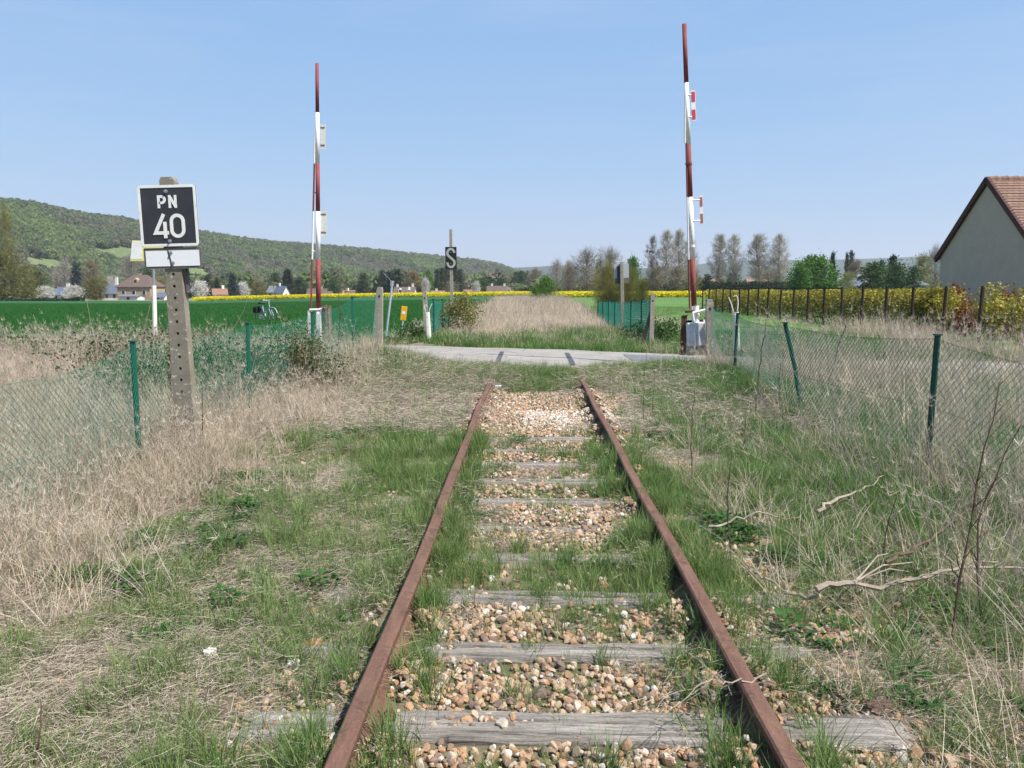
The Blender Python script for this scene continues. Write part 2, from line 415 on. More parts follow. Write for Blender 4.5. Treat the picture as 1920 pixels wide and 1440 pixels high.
# road: strips along the centre line, ragged edges
def spline(pts, n):
    pts = np.asarray(pts, float); t = np.concatenate([[0], np.cumsum(np.hypot(*np.diff(pts, axis=0).T))])
    u = np.linspace(0, t[-1], n); 
    x = np.interp(u, t, pts[:, 0]); y = np.interp(u, t, pts[:, 1])
    k = np.ones(9) / 9
    xp = np.convolve(np.pad(x, 4, 'edge'), k, 'valid'); yp = np.convolve(np.pad(y, 4, 'edge'), k, 'valid')
    return np.stack([xp, yp], -1)
rc = spline(ROAD, 900)
tn = np.gradient(rc, axis=0); tn /= np.linalg.norm(tn, axis=1)[:, None]; nn = np.stack([-tn[:, 1], tn[:, 0]], -1)
cols = np.linspace(-1, 1, 15)
V = []; 
for j, c in enumerate(cols):
    wv = RW + (.22 * (fbm(rc[:, 0] * 1.6, rc[:, 1] * 1.6 + 40 * (c > 0), 21) - .5) if abs(c) > .99 else 0)
    p = rc + nn * (c * wv)[:, None] if not np.isscalar(wv) else rc + nn * (c * wv)
    z = road_z(p[:, 0], p[:, 1]) - .03 * c * c * c * c - (0.02 if abs(c) > .99 else 0)
    V.append(np.column_stack([p, z]))
V = np.stack(V, 1); n0, n1 = V.shape[:2]
mb = MB(); mb.add(V.reshape(-1, 3), [(i * n1 + j, i * n1 + j + 1, (i + 1) * n1 + j + 1, (i + 1) * n1 + j) for i in range(n0 - 1) for j in range(n1 - 1)])
tag(mb.build('road', M['road'], smooth=True), 'pale worn asphalt lane crossing the old track', 'road', kind='structure')
# darker repair patch and tar seams lie on the road
def road_sheet(name, poly, mat, label, lift=.006):
    mb = MB(); a, b, c, d = [np.array(p) for p in poly]; V = []
    for i in range(13):
        for j in range(5):
            s, t = i / 12, j / 4
            p = (a * (1 - s) + b * s) * (1 - t) + (d * (1 - s) + c * s) * t
            p = p + .03 * (np.array([fbm(p[0] * 5, p[1] * 5, 1), fbm(p[0] * 5, p[1] * 5, 2)]) - .5)
            V.append((p[0], p[1], float(road_z(p[0], p[1])) + lift))
    mb.add(V, [(i * 5 + j, (i + 1) * 5 + j, (i + 1) * 5 + j + 1, i * 5 + j + 1) for i in range(12) for j in range(4)])
    return tag(mb.build(name, mat, smooth=True), label, 'road', kind='structure')
road_sheet('road_patch', [(2.05, 16.9), (3.75, 16.6), (3.75, 18.3), (2.05, 18.5)], M['patch'], 'bluish repair patch in the lane by the right barrier')
road_sheet('road_seam', [(-.80, 15.75), (-.70, 15.75), (-.70, 18.7), (-.80, 18.7)], M['tar'], 'dark tar seam over the left buried rail')
road_sheet('road_seam', [(.70, 15.65), (.80, 15.65), (.80, 18.4), (.70, 18.4)], M['tar'], 'dark tar seam over the right buried rail')

def polar_sheet(name, px0, px1, d0, d1, nu, nv, lift, mat, label, cat):
    """field between two bearings and two distances, following the ground"""
    us = np.linspace((px0 - 992) / F, (px1 - 992) / F, nu); vs = np.exp(np.linspace(math.log(d0), math.log(d1), nv))
    D, U = np.meshgrid(vs, us, indexing='ij'); X = U * D + CAM[0]; Z = terrain(X, D) + lift
    V = np.stack([X, D, Z], -1).reshape(-1, 3)
    mb = MB(); mb.add(V, [(i * nu + j, i * nu + j + 1, (i + 1) * nu + j + 1, (i + 1) * nu + j) for i in range(nv - 1) for j in range(nu - 1)])
    return tag(mb.build(name, mat, smooth=True), label, cat, kind='structure')
# wheat field on the left: its edge follows the far side of the lane
def left_field():
    nu, nv = 70, 70; V = []
    for j in range(nu):
        s = j / (nu - 1)
        for i in range(nv):
            t = (i / (nv - 1)) ** 2.2
            x0 = -3.9 - 120 * s ** 1.6; y0 = 25.4 + 2 * s
            x1 = -9 - 210 * s; y1 = 215
            x = x0 + (x1 - x0) * t; y = y0 + (y1 - y0) * t
            V.append((x, y, float(terrain(x, y)) + .06))
    mb = MB(); mb.add(V, [(j * nv + i, j * nv + i + 1, (j + 1) * nv + i + 1, (j + 1) * nv + i) for j in range(nu - 1) for i in range(nv - 1)])
    return mb
tag(left_field().build('wheat_field', M['wheat'], smooth=True), 'deep green field of young wheat on the left', 'field', kind='structure')
tag(sheet('meadow', np.concatenate([np.arange(4.4, 12, .4), geo(12, 240, 24, .5)]), np.concatenate([[9.5, 10, 10.8, 11.6], np.arange(20.6, 40, .6), geo(40, 240, 30, .7)]) if False else np.concatenate([np.arange(21.2, 40, .6), geo(40, 240, 30, .7)]), lambda x, y: terrain(x, y) + .05, M['meadow']), 'green meadow beyond the lane on the right', 'field', kind='structure')

# ------------------------------------------------------------------ far hills
def ridge_hill(name, rp, dr, df, mat, label, sub=8, rows=26, foot=None):
    """hill side from a foot line to a ridge: rp = (px,py) of the skyline; dr, df = distances of ridge and foot"""
    rp = np.array(rp, float); px = np.linspace(rp[0, 0], rp[-1, 0], 140); py = np.interp(px, rp[:, 0], rp[:, 1])
    s = (px - px[0]) / (px[-1] - px[0]); Dr = dr[0] + (dr[1] - dr[0]) * s; Df = df[0] + (df[1] - df[0]) * s
    top = np.array([P(a, b, d) for a, b, d in zip(px, py, Dr)]); top[:, 2] -= sub
    ft = np.array([P(a, 560, d) for a, d in zip(px, Df)]); ft[:, 2] = base_z(ft[:, 0], ft[:, 1]) - 1
    V = []
    for i in range(rows):
        t = i / (rows - 5)
        if t <= 1:
            h = t * t * (3 - 2 * t) * .75 + t * .25
            p = ft * (1 - t) + top * t; p[:, 2] = ft[:, 2] * (1 - h) + top[:, 2] * h
            p[:, 2] += (fbm(p[:, 0] * .008, p[:, 1] * .008, 31) - .5) * 22 * math.sin(math.pi * t)
        else:
            q = t - 1; p = top + (top - ft) * q * 2; p[:, 2] = top[:, 2] - 40 * q
        V.append(p.copy())
    V = np.stack(V); r, c = V.shape[:2]
    mb = MB(); mb.add(V.reshape(-1, 3), [(i * c + j, i * c + j + 1, (i + 1) * c + j + 1, (i + 1) * c + j) for i in range(r - 1) for j in range(c - 1)])
    tag(mb.build(name, mat, smooth=True), label, 'hill', kind='structure')
    return V
M['hill'] = mat_plain('hill meadow', (.09, .125, .045), (.125, .16, .06), .02, .95, .1, .5, c3=(.22, .20, .11))
M['far_hill'] = mat_plain('distant woodland', (.018, .034, .014), (.045, .065, .028), .012, .95, .9, 6)
RIDGE = [(-420, 330), (-60, 368), (0, 376), (60, 383), (120, 396), (190, 407), (255, 415), (380, 437), (440, 446), (520, 456), (620, 463), (700, 470), (780, 478), (880, 487), (925, 494), (960, 506), (1000, 520)]
HV = ridge_hill('hill', RIDGE, (560, 1700), (330, 1000), M['hill'], 'wooded hillside running along the left horizon')
ridge_hill('far_hill', [(880, 512), (960, 502), (1010, 500), (1045, 497), (1120, 500), (1200, 503), (1300, 497), (1330, 493), (1420, 488), (1600, 486), (1760, 480), (1900, 476), (2300, 474)], (4200, 3800), (3400, 2800), M['far_hill'], 'blue distant ridge along the right horizon', sub=0)

# ------------------------------------------------------------------ the track
RAILP = [(-.065, -.145), (.065, -.145), (.065, -.135), (.02, -.122), (.009, -.112), (.009, -.045), (.034, -.034), (.036, -.008), (.028, 0), (-.028, 0), (-.036, -.008), (-.034, -.034), (-.009, -.045), (-.009, -.112), (-.02, -.122), (-.065, -.135)]
def rail(x0, label):
    yv = np.concatenate([np.arange(-4, 14.8, .4), [14.8]]); n = len(RAILP); V = []
    for y in yv:
        dx = .010 * math.sin(y * .55 + x0) + .006 * math.sin(y * 1.7); dz = .008 * math.sin(y * .8 + 2 * x0) - .012 * max(0, y - 13.8)
        V += [(x0 + dx + a, y, b + dz) for a, b in RAILP]
    mb = MB(); mb.add(V, [(i * n + j, i * n + (j + 1) % n, (i + 1) * n + (j + 1) % n, (i + 1) * n + j) for i in range(len(yv) - 1) for j in range(n)] + [tuple(range(n)), tuple((len(yv) - 1) * n + j for j in range(n))])
    o = tag(mb.build('rail', M['rust']), label, 'rail', 'rusty rails of the old track')
    yj = 6.55 if x0 > 0 else 5.25
    for sd_ in (-1, 1):
        mb = MB(); mb.prism([(x0 + sd_ * .011, -.116), (x0 + sd_ * .030, -.122), (x0 + sd_ * .026, -.080), (x0 + sd_ * .034, -.044), (x0 + sd_ * .011, -.040)], yj - .23, yj + .23)
        for k_ in range(4): mb.tube([(x0 + sd_ * .028, yj - .165 + k_ * .11, -.078), (x0 + sd_ * .052, yj - .165 + k_ * .11, -.078)], .016, 6)
        mb.build('fishplate', M['rust_dark'], o)
    for i in range(10):
        y = 2.93 + .655 * i
        for sd_ in (-1, 1):
            mb = MB(); mb.box((x0 + sd_ * .088, y + sd_ * .03, -.128), (.04, .045, .018)); mb.tube([(x0 + sd_ * .085, y + sd_ * .03, -.14), (x0 + sd_ * .085, y + sd_ * .03, -.106)], .014, 6); mb.build('coach_screw', M['rust_dark'], o)
    return o
rail(-.75, 'left rusty rail, sunlit on its inner side')
rail(.75, 'right rusty rail, its inner side in deep shade')

SL = ['nearest grey sleeper, split at its right end beyond the rail', 'second sleeper from the camera, stones piled along its far edge', 'third sleeper from the camera, pale and half hidden in grass',
      'fourth sleeper from the camera, sunk in green grass', 'sleeper buried just before the central heap of pale stones', 'smooth grey sleeper just beyond the central heap of stones',
      'narrow bowed sleeper second beyond the central heap of stones', 'sleeper third beyond the central stone heap, its right end showing past the rail',
      'sleeper fourth beyond the central stone heap, low in the grass', 'farthest sleeper still showing, before the white gravel']
def sleeper(y, label, yaw, seed, zt, L=1.3):
    """weathered beam: worn edges, long drying cracks, splintered ends"""
    r = np.random.default_rng(seed); nx, nt = 110, 34
    X = np.linspace(-L, L, nx + 1); hw = .112 if seed == 11 else r.uniform(.082, .108); T = np.linspace(-hw, hw, nt)
    XX, TT = np.meshgrid(X, T, indexing='ij')
    Z = .010 * (fbm(XX * 2.5, TT * 9 + seed, 6) - .5) * 2 + .006 * (fbm(XX * 3, TT * 70 + seed, 8, 2) - .5) * 2
    edge = np.clip((np.abs(TT) - hw + .033) / .033, 0, 1); Z -= edge ** 2 * (.020 + .075 * sstep(.35, .75, fbm(XX * 3 + seed, TT * 0 + np.sign(TT) * 3, 9)))
    for c in range(7):
        a = r.uniform(-.1, .1); x0 = r.uniform(-L, L * .5); x1 = x0 + r.uniform(.4, 1.6); wd = r.uniform(.004, .009); dp = r.uniform(.012, .030)
        yl = a + .018 * (fbm(XX * 2.2 + c * 9, XX * 0, seed) - .5) * 2
        Z -= dp * np.exp(-((TT - yl) / wd) ** 2) * sstep(x0, x0 + .12, XX) * (1 - sstep(x1 - .12, x1, XX))
    e = np.clip((np.abs(XX) - L + .14) / .14, 0, 1); Z -= .035 * e ** 2 * fbm(XX * 9, TT * 26 + seed, 3)
    XJ = XX + e * .09 * (fbm(XX * 0 + np.sign(XX) * 5, TT * 24 + seed, 5, 2) - .5) * 2
    YJ = TT * (1 - .05 * e) + .018 * (fbm(XX * 2.5, TT * 0 + np.sign(TT) * 2 + seed, 4) - .5) * 2 * np.clip(np.abs(TT) / .1, 0, 1)
    V = np.stack([XJ, YJ, Z], -1).reshape(-1, 3); n = nt; F_ = [(i * n + j, (i + 1) * n + j, (i + 1) * n + j + 1, i * n + j + 1) for i in range(nx) for j in range(nt - 1)]
    B = V.copy(); B[:, 2] = -.14; rim = [j for j in range(nt)] + [i * n + nt - 1 for i in range(1, nx + 1)] + [nx * n + j for j in range(nt - 2, -1, -1)] + [i * n for i in range(nx - 1, 0, -1)]
    m_ = len(rim); V = np.concatenate([V, B[rim]]); N0 = (nx + 1) * n
    F_ += [(rim[(k + 1) % m_], rim[k], N0 + k, N0 + (k + 1) % m_) for k in range(m_)]
    mb = MB(); mb.add(V, F_); o = mb.build('sleeper', M['sleeper']); o.location = (.03 * math.sin(seed * 3), y, zt); o.rotation_euler = (0, 0, yaw)
    return tag(o, label, 'sleeper', 'wooden sleepers under the rails')
SLY = [2.93 + .655 * i for i in range(10)]
for i, y in enumerate(SLY):
    sleeper(y, SL[i], .012 * math.sin(i * 2.7), 11 + i, (-.140, -.148, -.150, -.160, -.165, -.15, -.152, -.15, -.152, -.152)[i], 1.3 + .04 * math.sin(i * 5))

# ------------------------------------------------------------------ lettering as thick strokes
def stroke(mb, pts, wd, closed=False, y0=0., y1=-.004):
    p = np.asarray(pts, float); n = len(p)
    if closed: t = np.roll(p, -1, 0) - np.roll(p, 1, 0)
    else: t = np.gradient(p, axis=0)
    d = np.diff(np.vstack([p, p[:1]]) if closed else p, axis=0); d /= np.linalg.norm(d, axis=1)[:, None] + 1e-9
    nr = np.zeros((n, 2)); 
    for i in range(n):
        a = d[i - 1] if (i > 0 or closed) else d[0]; b = d[i % len(d)] if (i < len(d)) else d[-1]
        m = np.array([-(a + b)[1], (a + b)[0]]); m /= np.linalg.norm(m) + 1e-9
        nr[i] = m / max(.45, m @ np.array([-a[1], a[0]]))
    L, Q = p + nr * wd / 2, p - nr * wd / 2
    V = [(q[0], y, q[1]) for y in (y0, y1) for s in (L, Q) for q in s]
    f = []; idx = lambda yy, s, i: yy * 2 * n + s * n + i % n
    for i in range(n if closed else n - 1):
        for a, b, c, e in (((1, 0), (1, 1), None, None), ((0, 0), (1, 0), None, None), ((0, 1), (1, 1), None, None)):
            f.append((idx(*a, i), idx(*a, i + 1), idx(*b, i + 1), idx(*b, i)))
    if not closed:
        f += [(idx(0, 0, i), idx(0, 1, i), idx(1, 1, i), idx(1, 0, i)) for i in (0, n - 1)]
    mb.add(V, f)
def arc(cx, cz, rx, rz, a0, a1, n=14):
    a = np.radians(np.linspace(a0, a1, n)); return np.stack([cx + rx * np.cos(a), cz + rz * np.sin(a)], -1)
def rrect(w_, h, r, n=5):
    return np.concatenate([arc(w_ / 2 - r, h / 2 - r, r, r, 0, 90, n), arc(-w_ / 2 + r, h / 2 - r, r, r, 90, 180, n), arc(-w_ / 2 + r, -h / 2 + r, r, r, 180, 270, n), arc(w_ / 2 - r, -h / 2 + r, r, r, 270, 360, n)])

def leaning(base, top):
    v = np.asarray(top) - np.asarray(base); L = np.linalg.norm(v)
    q = Vector(v).to_track_quat('Z', 'Y'); 
    ry = math.atan2(v[0], math.hypot(v[1], v[2])); rx = -math.atan2(v[1], v[2])
    return L, (rx, ry, 0)

def holed_post(mb, L, w0, w1, dep, holes, hr):
    """tapered concrete post with a row of through-holes shown as dark sockets: front ring faces left open round each hole"""
    zs = [0] + [z for h in holes for z in (h - hr, h + hr)] + [L - .03, L]
    wd = lambda z: w0 + (w1 - w0) * z / L
    for a, b in zip(zs[:-1], zs[1:]):
        hole = any(abs((a + b) / 2 - h) < hr * .5 for h in holes)
        ch = .75 if b == L else 1
        segs = [(-1, -hr), (hr, 1)] if hole else [(-1, 1)]
        for s0, s1 in segs:
            x0a = s0 * wd(a) / 2 if abs(s0) == 1 else s0; x1a = s1 * wd(a) / 2 if abs(s1) == 1 else s1
            x0b = s0 * wd(b) / 2 * ch if abs(s0) == 1 else s0; x1b = s1 * wd(b) / 2 * ch if abs(s1) == 1 else s1
            V = [(x0a, -dep / 2, a), (x1a, -dep / 2, a), (x1a, dep / 2, a), (x0a, dep / 2, a), (x0b, -dep / 2, b), (x1b, -dep / 2, b), (x1b, dep / 2, b), (x0b, dep / 2, b)]
            mb.add(V, [(0, 1, 5, 4), (1, 2, 6, 5), (2, 3, 7, 6), (3, 0, 4, 7)] + ([(4, 5, 6, 7)] if b == L else []) + ([(3, 2, 1, 0)] if a == 0 else []))
    if holes:
        mb.box((0, dep * .18, L * .5), (hr * 2.4, .006, L * .92))

# ---- PN 40 sign
base, top = P(352, 815, 8.0), P(316, 333, 8.0)
L, rot = leaning(base, top)
t = thing('crossing_sign', 'black square sign reading PN 40 on a holed leaning concrete post', 'sign', base, rot)
k = 8.0 / F
zc = L * (815 - 403.5) / (815 - 333)
mb = MB(); holes = [L * (815 - y) / (815 - 333) for y in range(730, 500, -22)]
holed_post(mb, L, .205, .14, .11, holes, .013)
mb.build('post', M['concrete_brown'], t)
S = .575
mb = MB(); mb.prism(rrect(S, S * 1.03, .02), -.072, -.062, Matrix.Translation((0, 0, zc))); pl = mb.build('plate', M['slate_plate'], t)
mb = MB(); ring = rrect(S - .026, S * 1.03 - .026, .015); stroke(mb, ring + np.array([0, zc]), .026, True, -.0725, -.0765); mb.build('plate_border', M['white'], pl, bevel=.001)
def glyphs(): 
    g = []
    u = S
    g.append((np.concatenate([[(-.155, .13), (-.155, .325), (-.11, .325)], arc(-.105, .272, .055, .053, 85, -85, 8), [(-.15, .219)]]), .044))
    g.append((np.array([(.035, .13), (.035, .345)]), .042)); g.append((np.array([(.135, .13), (.135, .345)]), .042)); g.append((np.array([(.03, .335), (.14, .14)]), .045))
    g.append((np.array([(-.085, .03), (-.245, -.285), (-.015, -.285)]), .058)); g.append((np.array([(-.075, -.10), (-.075, -.375)]), .058))
    return [(np.array(p) * u + np.array([.005, zc]), w_ * u) for p, w_ in g], rrect(.205 * u, .35 * u, .1024 * u, 8) + np.array([.15 * u, zc - .17 * u])
gl, zero = glyphs(); zero = zero[np.linalg.norm(zero - np.roll(zero, 1, 0), axis=1) > 1e-4]
mb = MB()
for i, (p, w_) in enumerate(gl): stroke(mb, p, w_, False, -.0725, -.0755 - .0004 * i)
stroke(mb, zero, .058 * S, True, -.0725, -.0758); mb.build('lettering', M['white'], pl)
def bolts(pts, parent, r=.019, y=-.08):
    for x, z in pts:
        mb = MB(); a = np.linspace(0, math.pi / 2, 4)
        mb.tube([(x, y + .012, z), (x, y, z)], r, 10); mb.tube([(x, y, z), (x, y - .012, z)], [r * .62, r * .55], 6); mb.build('bolt', M['steel'], parent)
bolts([(-.005, zc + .235), (.0, zc - .245)], pl)
z2 = zc - S * .515 - .115
mb = MB(); mb.prism(rrect(.575, .205, .012), -.066, -.056, Matrix.Translation((.012, 0, z2)))
lp = mb.build('lower_plate', M['frame_brown'], t)
mb = MB(); mb.prism([(-.255, z2 - .078), (-.018, z2 - .078), (-.045, z2 + .075), (-.255, z2 + .075)], -.071, -.0665); mb.box((-.215, -.0716, z2 + .022), (.008, .002, .014)) ; mb.build('reflector', M['reflex'], lp)
mb = MB(); mb.prism([(.008, z2 - .078), (.278, z2 - .078), (.278, z2 + .075), (-.022, z2 + .075)], -.071, -.0665); mb.build('reflector', M['reflex'], lp)
bolts([(.0, z2 + .055), (.015, z2 - .045)], lp, .016, -.078)
mb = MB(); mb.box((.115, 0, z2 - .18), (.03, .03, .3)); mb.build('bracket_or_shadow', M['frame_brown'], t)

# ---- road sign behind it
d = 22.0
base, top = P(291, 632, d), P(287, 470, d); L, rot = leaning(base, top)
t = thing('road_sign', 'white road sign with yellow edges half hidden behind the PN 40 plate', 'sign', base, rot)
mb = MB(); mb.tube([(0, 0, 0), (0, 0, L * .60)], .062, 8); mb.build('post', M['cream'], t)
mb = MB(); mb.tube([(0, 0, L * .60), (0, 0, L)], .035, 8); mb.build('pole', M['steel'], t)
mb = MB(); mb.prism([(-.61, L - .30), (.42, L - .26), (.36, L + .26), (-.54, L + .26)], -.07, -.06); pl = mb.build('plate', M['yellow_pale'], t)
mb = MB(); mb.prism([(-.60, L - .245), (-.27, L - .24), (-.27, L + .245), (-.53, L + .245)], -.074, -.0705); mb.build('panel', M['white'], pl)

# ---- S whistle sign
d = 29.5
base, top = P(847.5, 592, d), P(845, 430, d); base = base + (base - top) * .12; L, rot = leaning(base, top)
t = thing('whistle_sign', 'black board with a grey letter S on a thin grey post beyond the lane', 'sign', base, rot)
mb = MB(); holed_post(mb, L, .125, .10, .09, [], .01); mb.build('post', M['concrete'], t)
zc = L - (482.5 - 430) * d / F * 1.0
W_, H_ = .415, .80
mb = MB(); mb.prism(rrect(W_, H_, .01), -.06, -.05, Matrix.Translation((0, 0, zc))); pl = mb.build('plate', M['black_plate'], t)
a = np.concatenate([arc(0, .165, .125, .16, 12, 218, 16), arc(0, -.165, .125, .16, 38, -192, 18)]); a = np.concatenate([arc(.0, .17, .128, .155, 5, 200, 16), [(-.07, .06), (.07, -.06)], arc(.0, -.17, .128, .155, 20, -185, 16)])
mb = MB(); stroke(mb, a + np.array([0, zc]), .082, False, -.0605, -.064); mb.build('lettering', M['grey_letter'], pl)
bolts([(.0, zc + .2), (0, zc - .2)], pl, .016, -.07)

# ---- back of the sign on the far right
d = 29.0
base, top = P(1168, 605, d), P(1165.5, 491, d); base = base + (base - top) * .3; L, rot = leaning(base, top)
t = thing('sign_back', 'back of a grey sign with dark lower plate on a holed post, far right side', 'sign', base, rot)
mb = MB(); holed_post(mb, L, .13, .105, .09, [L - .15 - .1 * i for i in range(14)][::-1], .014); mb.build('post', M['concrete'], t)
mb = MB(); mb.prism(rrect(.52, .50, .01), .055, .065, Matrix.Translation((0, 0, L - .32))); mb.build('plate', M['grey_panel'], t)
mb = MB(); mb.prism(rrect(.54, .19, .01), .052, .062, Matrix.Translation((0, 0, L - .675))); mb.build('lower_plate', M['frame_brown'], t)
mb = MB(); mb.box((-.115, .03, L - .45), (.09, .045, .62)); mb.build('bracket_or_shadow', M['slate_plate'], t)  # dark strip standing in for the shadow left of the post

# ------------------------------------------------------------------ barriers
def along(y, yb, yt, L): return L * (yb - y) / (yb - yt)
def bands(mb_of, x, yb, yt, L, marks, r0, r1, parent, name):
    """striped pole: marks = [(pixel y where the band starts, material)], from the top down"""
    for (y0, m), (y1, _) in zip(marks[:-1], marks[1:]):
        z1, z0 = along(y0, yb, yt, L), along(y1, yb, yt, L)
        rr = lambda z: r0 + (r1 - r0) * z / L
        mb = MB(); mb.tube([(x, 0, z0), (x, 0, z1)], [rr(z0), rr(z1)], 14); o = mb.build(name, M[m], parent, smooth=False)
        o.data.polygons.foreach_set('use_smooth', [len(p.vertices) == 4 for p in o.data.polygons])
# right barrier
d = 16.0; k = d / F; yb, yt = 662, 45
base, top = P(1304.5, yb, d), P(1283, yt, d); base_r = base; L, rot = leaning(base, top)
t = thing('level_crossing_barrier', 'raised red and white barrier arm on the right with striped reflectors and grey box', 'barrier', base, rot, 'raised crossing barriers')
mk = [(45, 'red_rust'), (151, 'white'), (265, 'red_rust'), (362, 'white_worn'), (480, 'red_rust'), (570, 'white_worn'), (608, '')]
mb = MB(); bands(mb, 0, yb, yt, L, mk, .055, .042, t, 'arm')
mk2 = [(262, 'red_rust'), (362, 'white'), (480, 'red_rust'), (575, '')]
for (y0, m), (y1, _) in zip(mk2[:-1], mk2[1:]):
    z1, z0 = along(y0, yb, yt, L), along(y1, yb, yt, L); off = lambda z: -.035 - .058 * (1 - (z - along(575, yb, yt, L)) / (along(180, yb, yt, L) - along(575, yb, yt, L)))
    mb = MB(); mb.tube([(off(z0), -.02, z0), (off(z1), -.02, z1)], .018, 8); mb.build('tension_rod', M[m], t)
mb = MB(); z1 = along(178, yb, yt, L); z0 = along(262, yb, yt, L); mb.tube([(-.075, -.02, z0), (-.03, -.02, z1)], .018, 8); mb.build('tension_rod', M['white'], t)
for y in (300, 455, 527):
    mb = MB(); z = along(y, yb, yt, L); mb.tube([(-.085, -.02, z), (0, -.01, z)], .012, 6); mb.tube([(0, 0, z - .02), (0, 0, z + .02)], .058, 12); mb.build('clamp', M['white_worn'] if y == 455 else M['rust'], t)
# striped reflector plates
for (ya, yc, m, x0, w_) in ((166, 222, 'red_refl', .115, .085), (361, 415, 'red_dull', .20, .062)):
    z1, z0 = along(ya, yb, yt, L), along(yc, yb, yt, L); h = z1 - z0
    mb = MB(); mb.box((x0, -.03, (z0 + z1) / 2), (w_, .012, h)); pl = mb.build('reflector', M['white'], t)
    for f0, f1 in ((.05, .37), (.63, .95)):
        mb = MB(); mb.box((x0, -.0385, z0 + h * (f0 + f1) / 2), (w_ * .78, .004, h * (f1 - f0))); mb.build('stripe', M[m], pl)
    for f in (.14, .86):
        mb = MB(); mb.tube([(0, -.03, z0 + h * f), (x0 - w_ / 2 + .01, -.03, z0 + h * f)], .016, 6); mb.build('bracket_or_shadow', M['white'], t)
# base: box, frame, counterweight plates, yoke
zq = lambda y: along(y, yb, yt, L); xq = lambda x, y: (x - (1304.5 - 21.5 * (yb - y) / (yb - yt))) * k
mb = MB(); mb.box((xq(1302, 624), -.10, zq(624)), (.345, .24, .46)); mb.build('machine_box', M['box_grey'], t, bevel=.02)
mb = MB(); mb.box((xq(1302, 652), -.02, zq(654)), (.36, .34, .22)); mb.build('plinth', M['concrete'], t, bevel=.015)
mb = MB(); mb.box((xq(1302, 600), .06, zq(624)), (.40, .05, .54)); mb.build('back_plate', M['darkwood'], t)
for x in (1277.5, 1283):
    mb = MB(); mb.prism([(xq(x + 3.2, 588) - .03, zq(588)), (xq(x + 3.2, 588) + .018, zq(586)), (xq(x, 660) + .035, zq(664)), (xq(x, 660) - .035, zq(664))], -.05, .0 + .03 * (x > 1280)); mb.build('side_plate', M['rust_dark'], t)
mb = MB(); mb.prism([(xq(1322, 592) - .02, zq(592)), (xq(1322, 592) + .02, zq(592)), (xq(1318, 660) + .03, zq(662)), (xq(1318, 660) - .03, zq(662))], -.06, .0); mb.build('side_plate', M['rust'], t)
mb = MB(); mb.box((xq(1319.5, 617), -.10, zq(617)), (.03, .05, .40), (0, -.06, 0)); mb.build('lever', M['white_worn'], t)
mb = MB(); mb.tube([(xq(1296, 583), -.13, zq(583)), (xq(1306, 581), -.13, zq(581)), (xq(1324, 577), -.13, zq(577.5))], .028, 8); mb.build('yoke', M['white_worn'], t)
mb = MB(); mb.box((xq(1291, 579), -.06, zq(580)), (.16, .05, .05)); mb.build('yoke_arm', M['rust_dark'], t)
mb = MB(); mb.tube([(xq(1296, 584), -.17, zq(584)), (xq(1300, 640), -.24, zq(640)), (xq(1298.5, 645), -.24, zq(646)), (xq(1298, 656), -.23, zq(657))], .02, 8); mb.build('drive_rod', M['white_worn'], t)
mb = MB(); mb.tube([(xq(1304, 570), -.02, zq(570)), (xq(1305, 612), -.06, zq(615))], .062, 10); mb.build('arm_foot', M['white_worn'], t)

# left barrier
d = 19.2; k = d / F; yb, yt = 640, 119
base, top = P(597.5, yb, d), P(594.5, yt, d); L, rot = leaning(base, top)
t = thing('level_crossing_barrier', 'raised red and white barrier arm behind the left green fence, with dirty white panels', 'barrier', base, rot, 'raised crossing barriers')
mk = [(119, 'red_old'), (208, 'white'), (302, 'red_old'), (391, 'white'), (482, 'red_old'), (580, 'white_worn'), (603, '')]
bands(None, 0, yb, yt, L, mk, .062, .040, t, 'arm')
lo, hi = along(585, yb, yt, L), along(250, yb, yt, L)
mk2 = [(250, 'white'), (302, 'red_old'), (391, 'white_worn'), (482, 'red_old'), (578, '')]
for (y0, m), (y1, _) in zip(mk2[:-1], mk2[1:]):
    z1, z0 = along(y0, yb, yt, L), along(y1, yb, yt, L); off = lambda z: -.055 - .125 * (1 - (z - lo) / (hi - lo))
    mb = MB(); mb.tube([(off(z0), -.01, z0), (off(z1), -.01, z1)], .022, 8); mb.build('tension_rod', M[m], t)
for y, m in ((356, 'red_old'), (466, 'white')):
    z = along(y, yb, yt, L); mb = MB(); mb.tube([(off(z), -.01, z), (0, 0, z)], .014, 6); mb.build('clamp', M[m], t)
for ya, yc, x0, w_ in ((229, 275, .125, .115), (390, 438, .135, .145)):
    z1, z0 = along(ya, yb, yt, L), along(yc, yb, yt, L); h = z1 - z0
    mb = MB(); mb.box((x0, .02, (z0 + z1) / 2), (w_, .014, h)); pl = mb.build('panel', M['white_dirty'], t)
    for f in (.17, .88):
        mb = MB(); mb.box((x0 - .01, .009, z0 + h * f), (w_ * .9, .012, .022)); mb.build('strap', M['rottenwood'], pl)
zq = lambda y: along(y, yb, yt, L)
mb = MB(); mb.tube([(-.20, -.05, zq(579)), (.02, -.05, zq(578)), (.17, -.05, zq(575))], .026, 8); mb.build('yoke', M['white'], t)
mb = MB(); mb.box((-.20, -.03, zq(603)), (.09, .06, .55)); mb.build('support', M['white_dirty'], t)
mb = MB(); mb.prism([(-.02 - .05, zq(640)), (.07, zq(640)), (.05, zq(585)), (-.03, zq(585))], -.06, .05); mb.build('arm_foot', M['white_worn'], t)
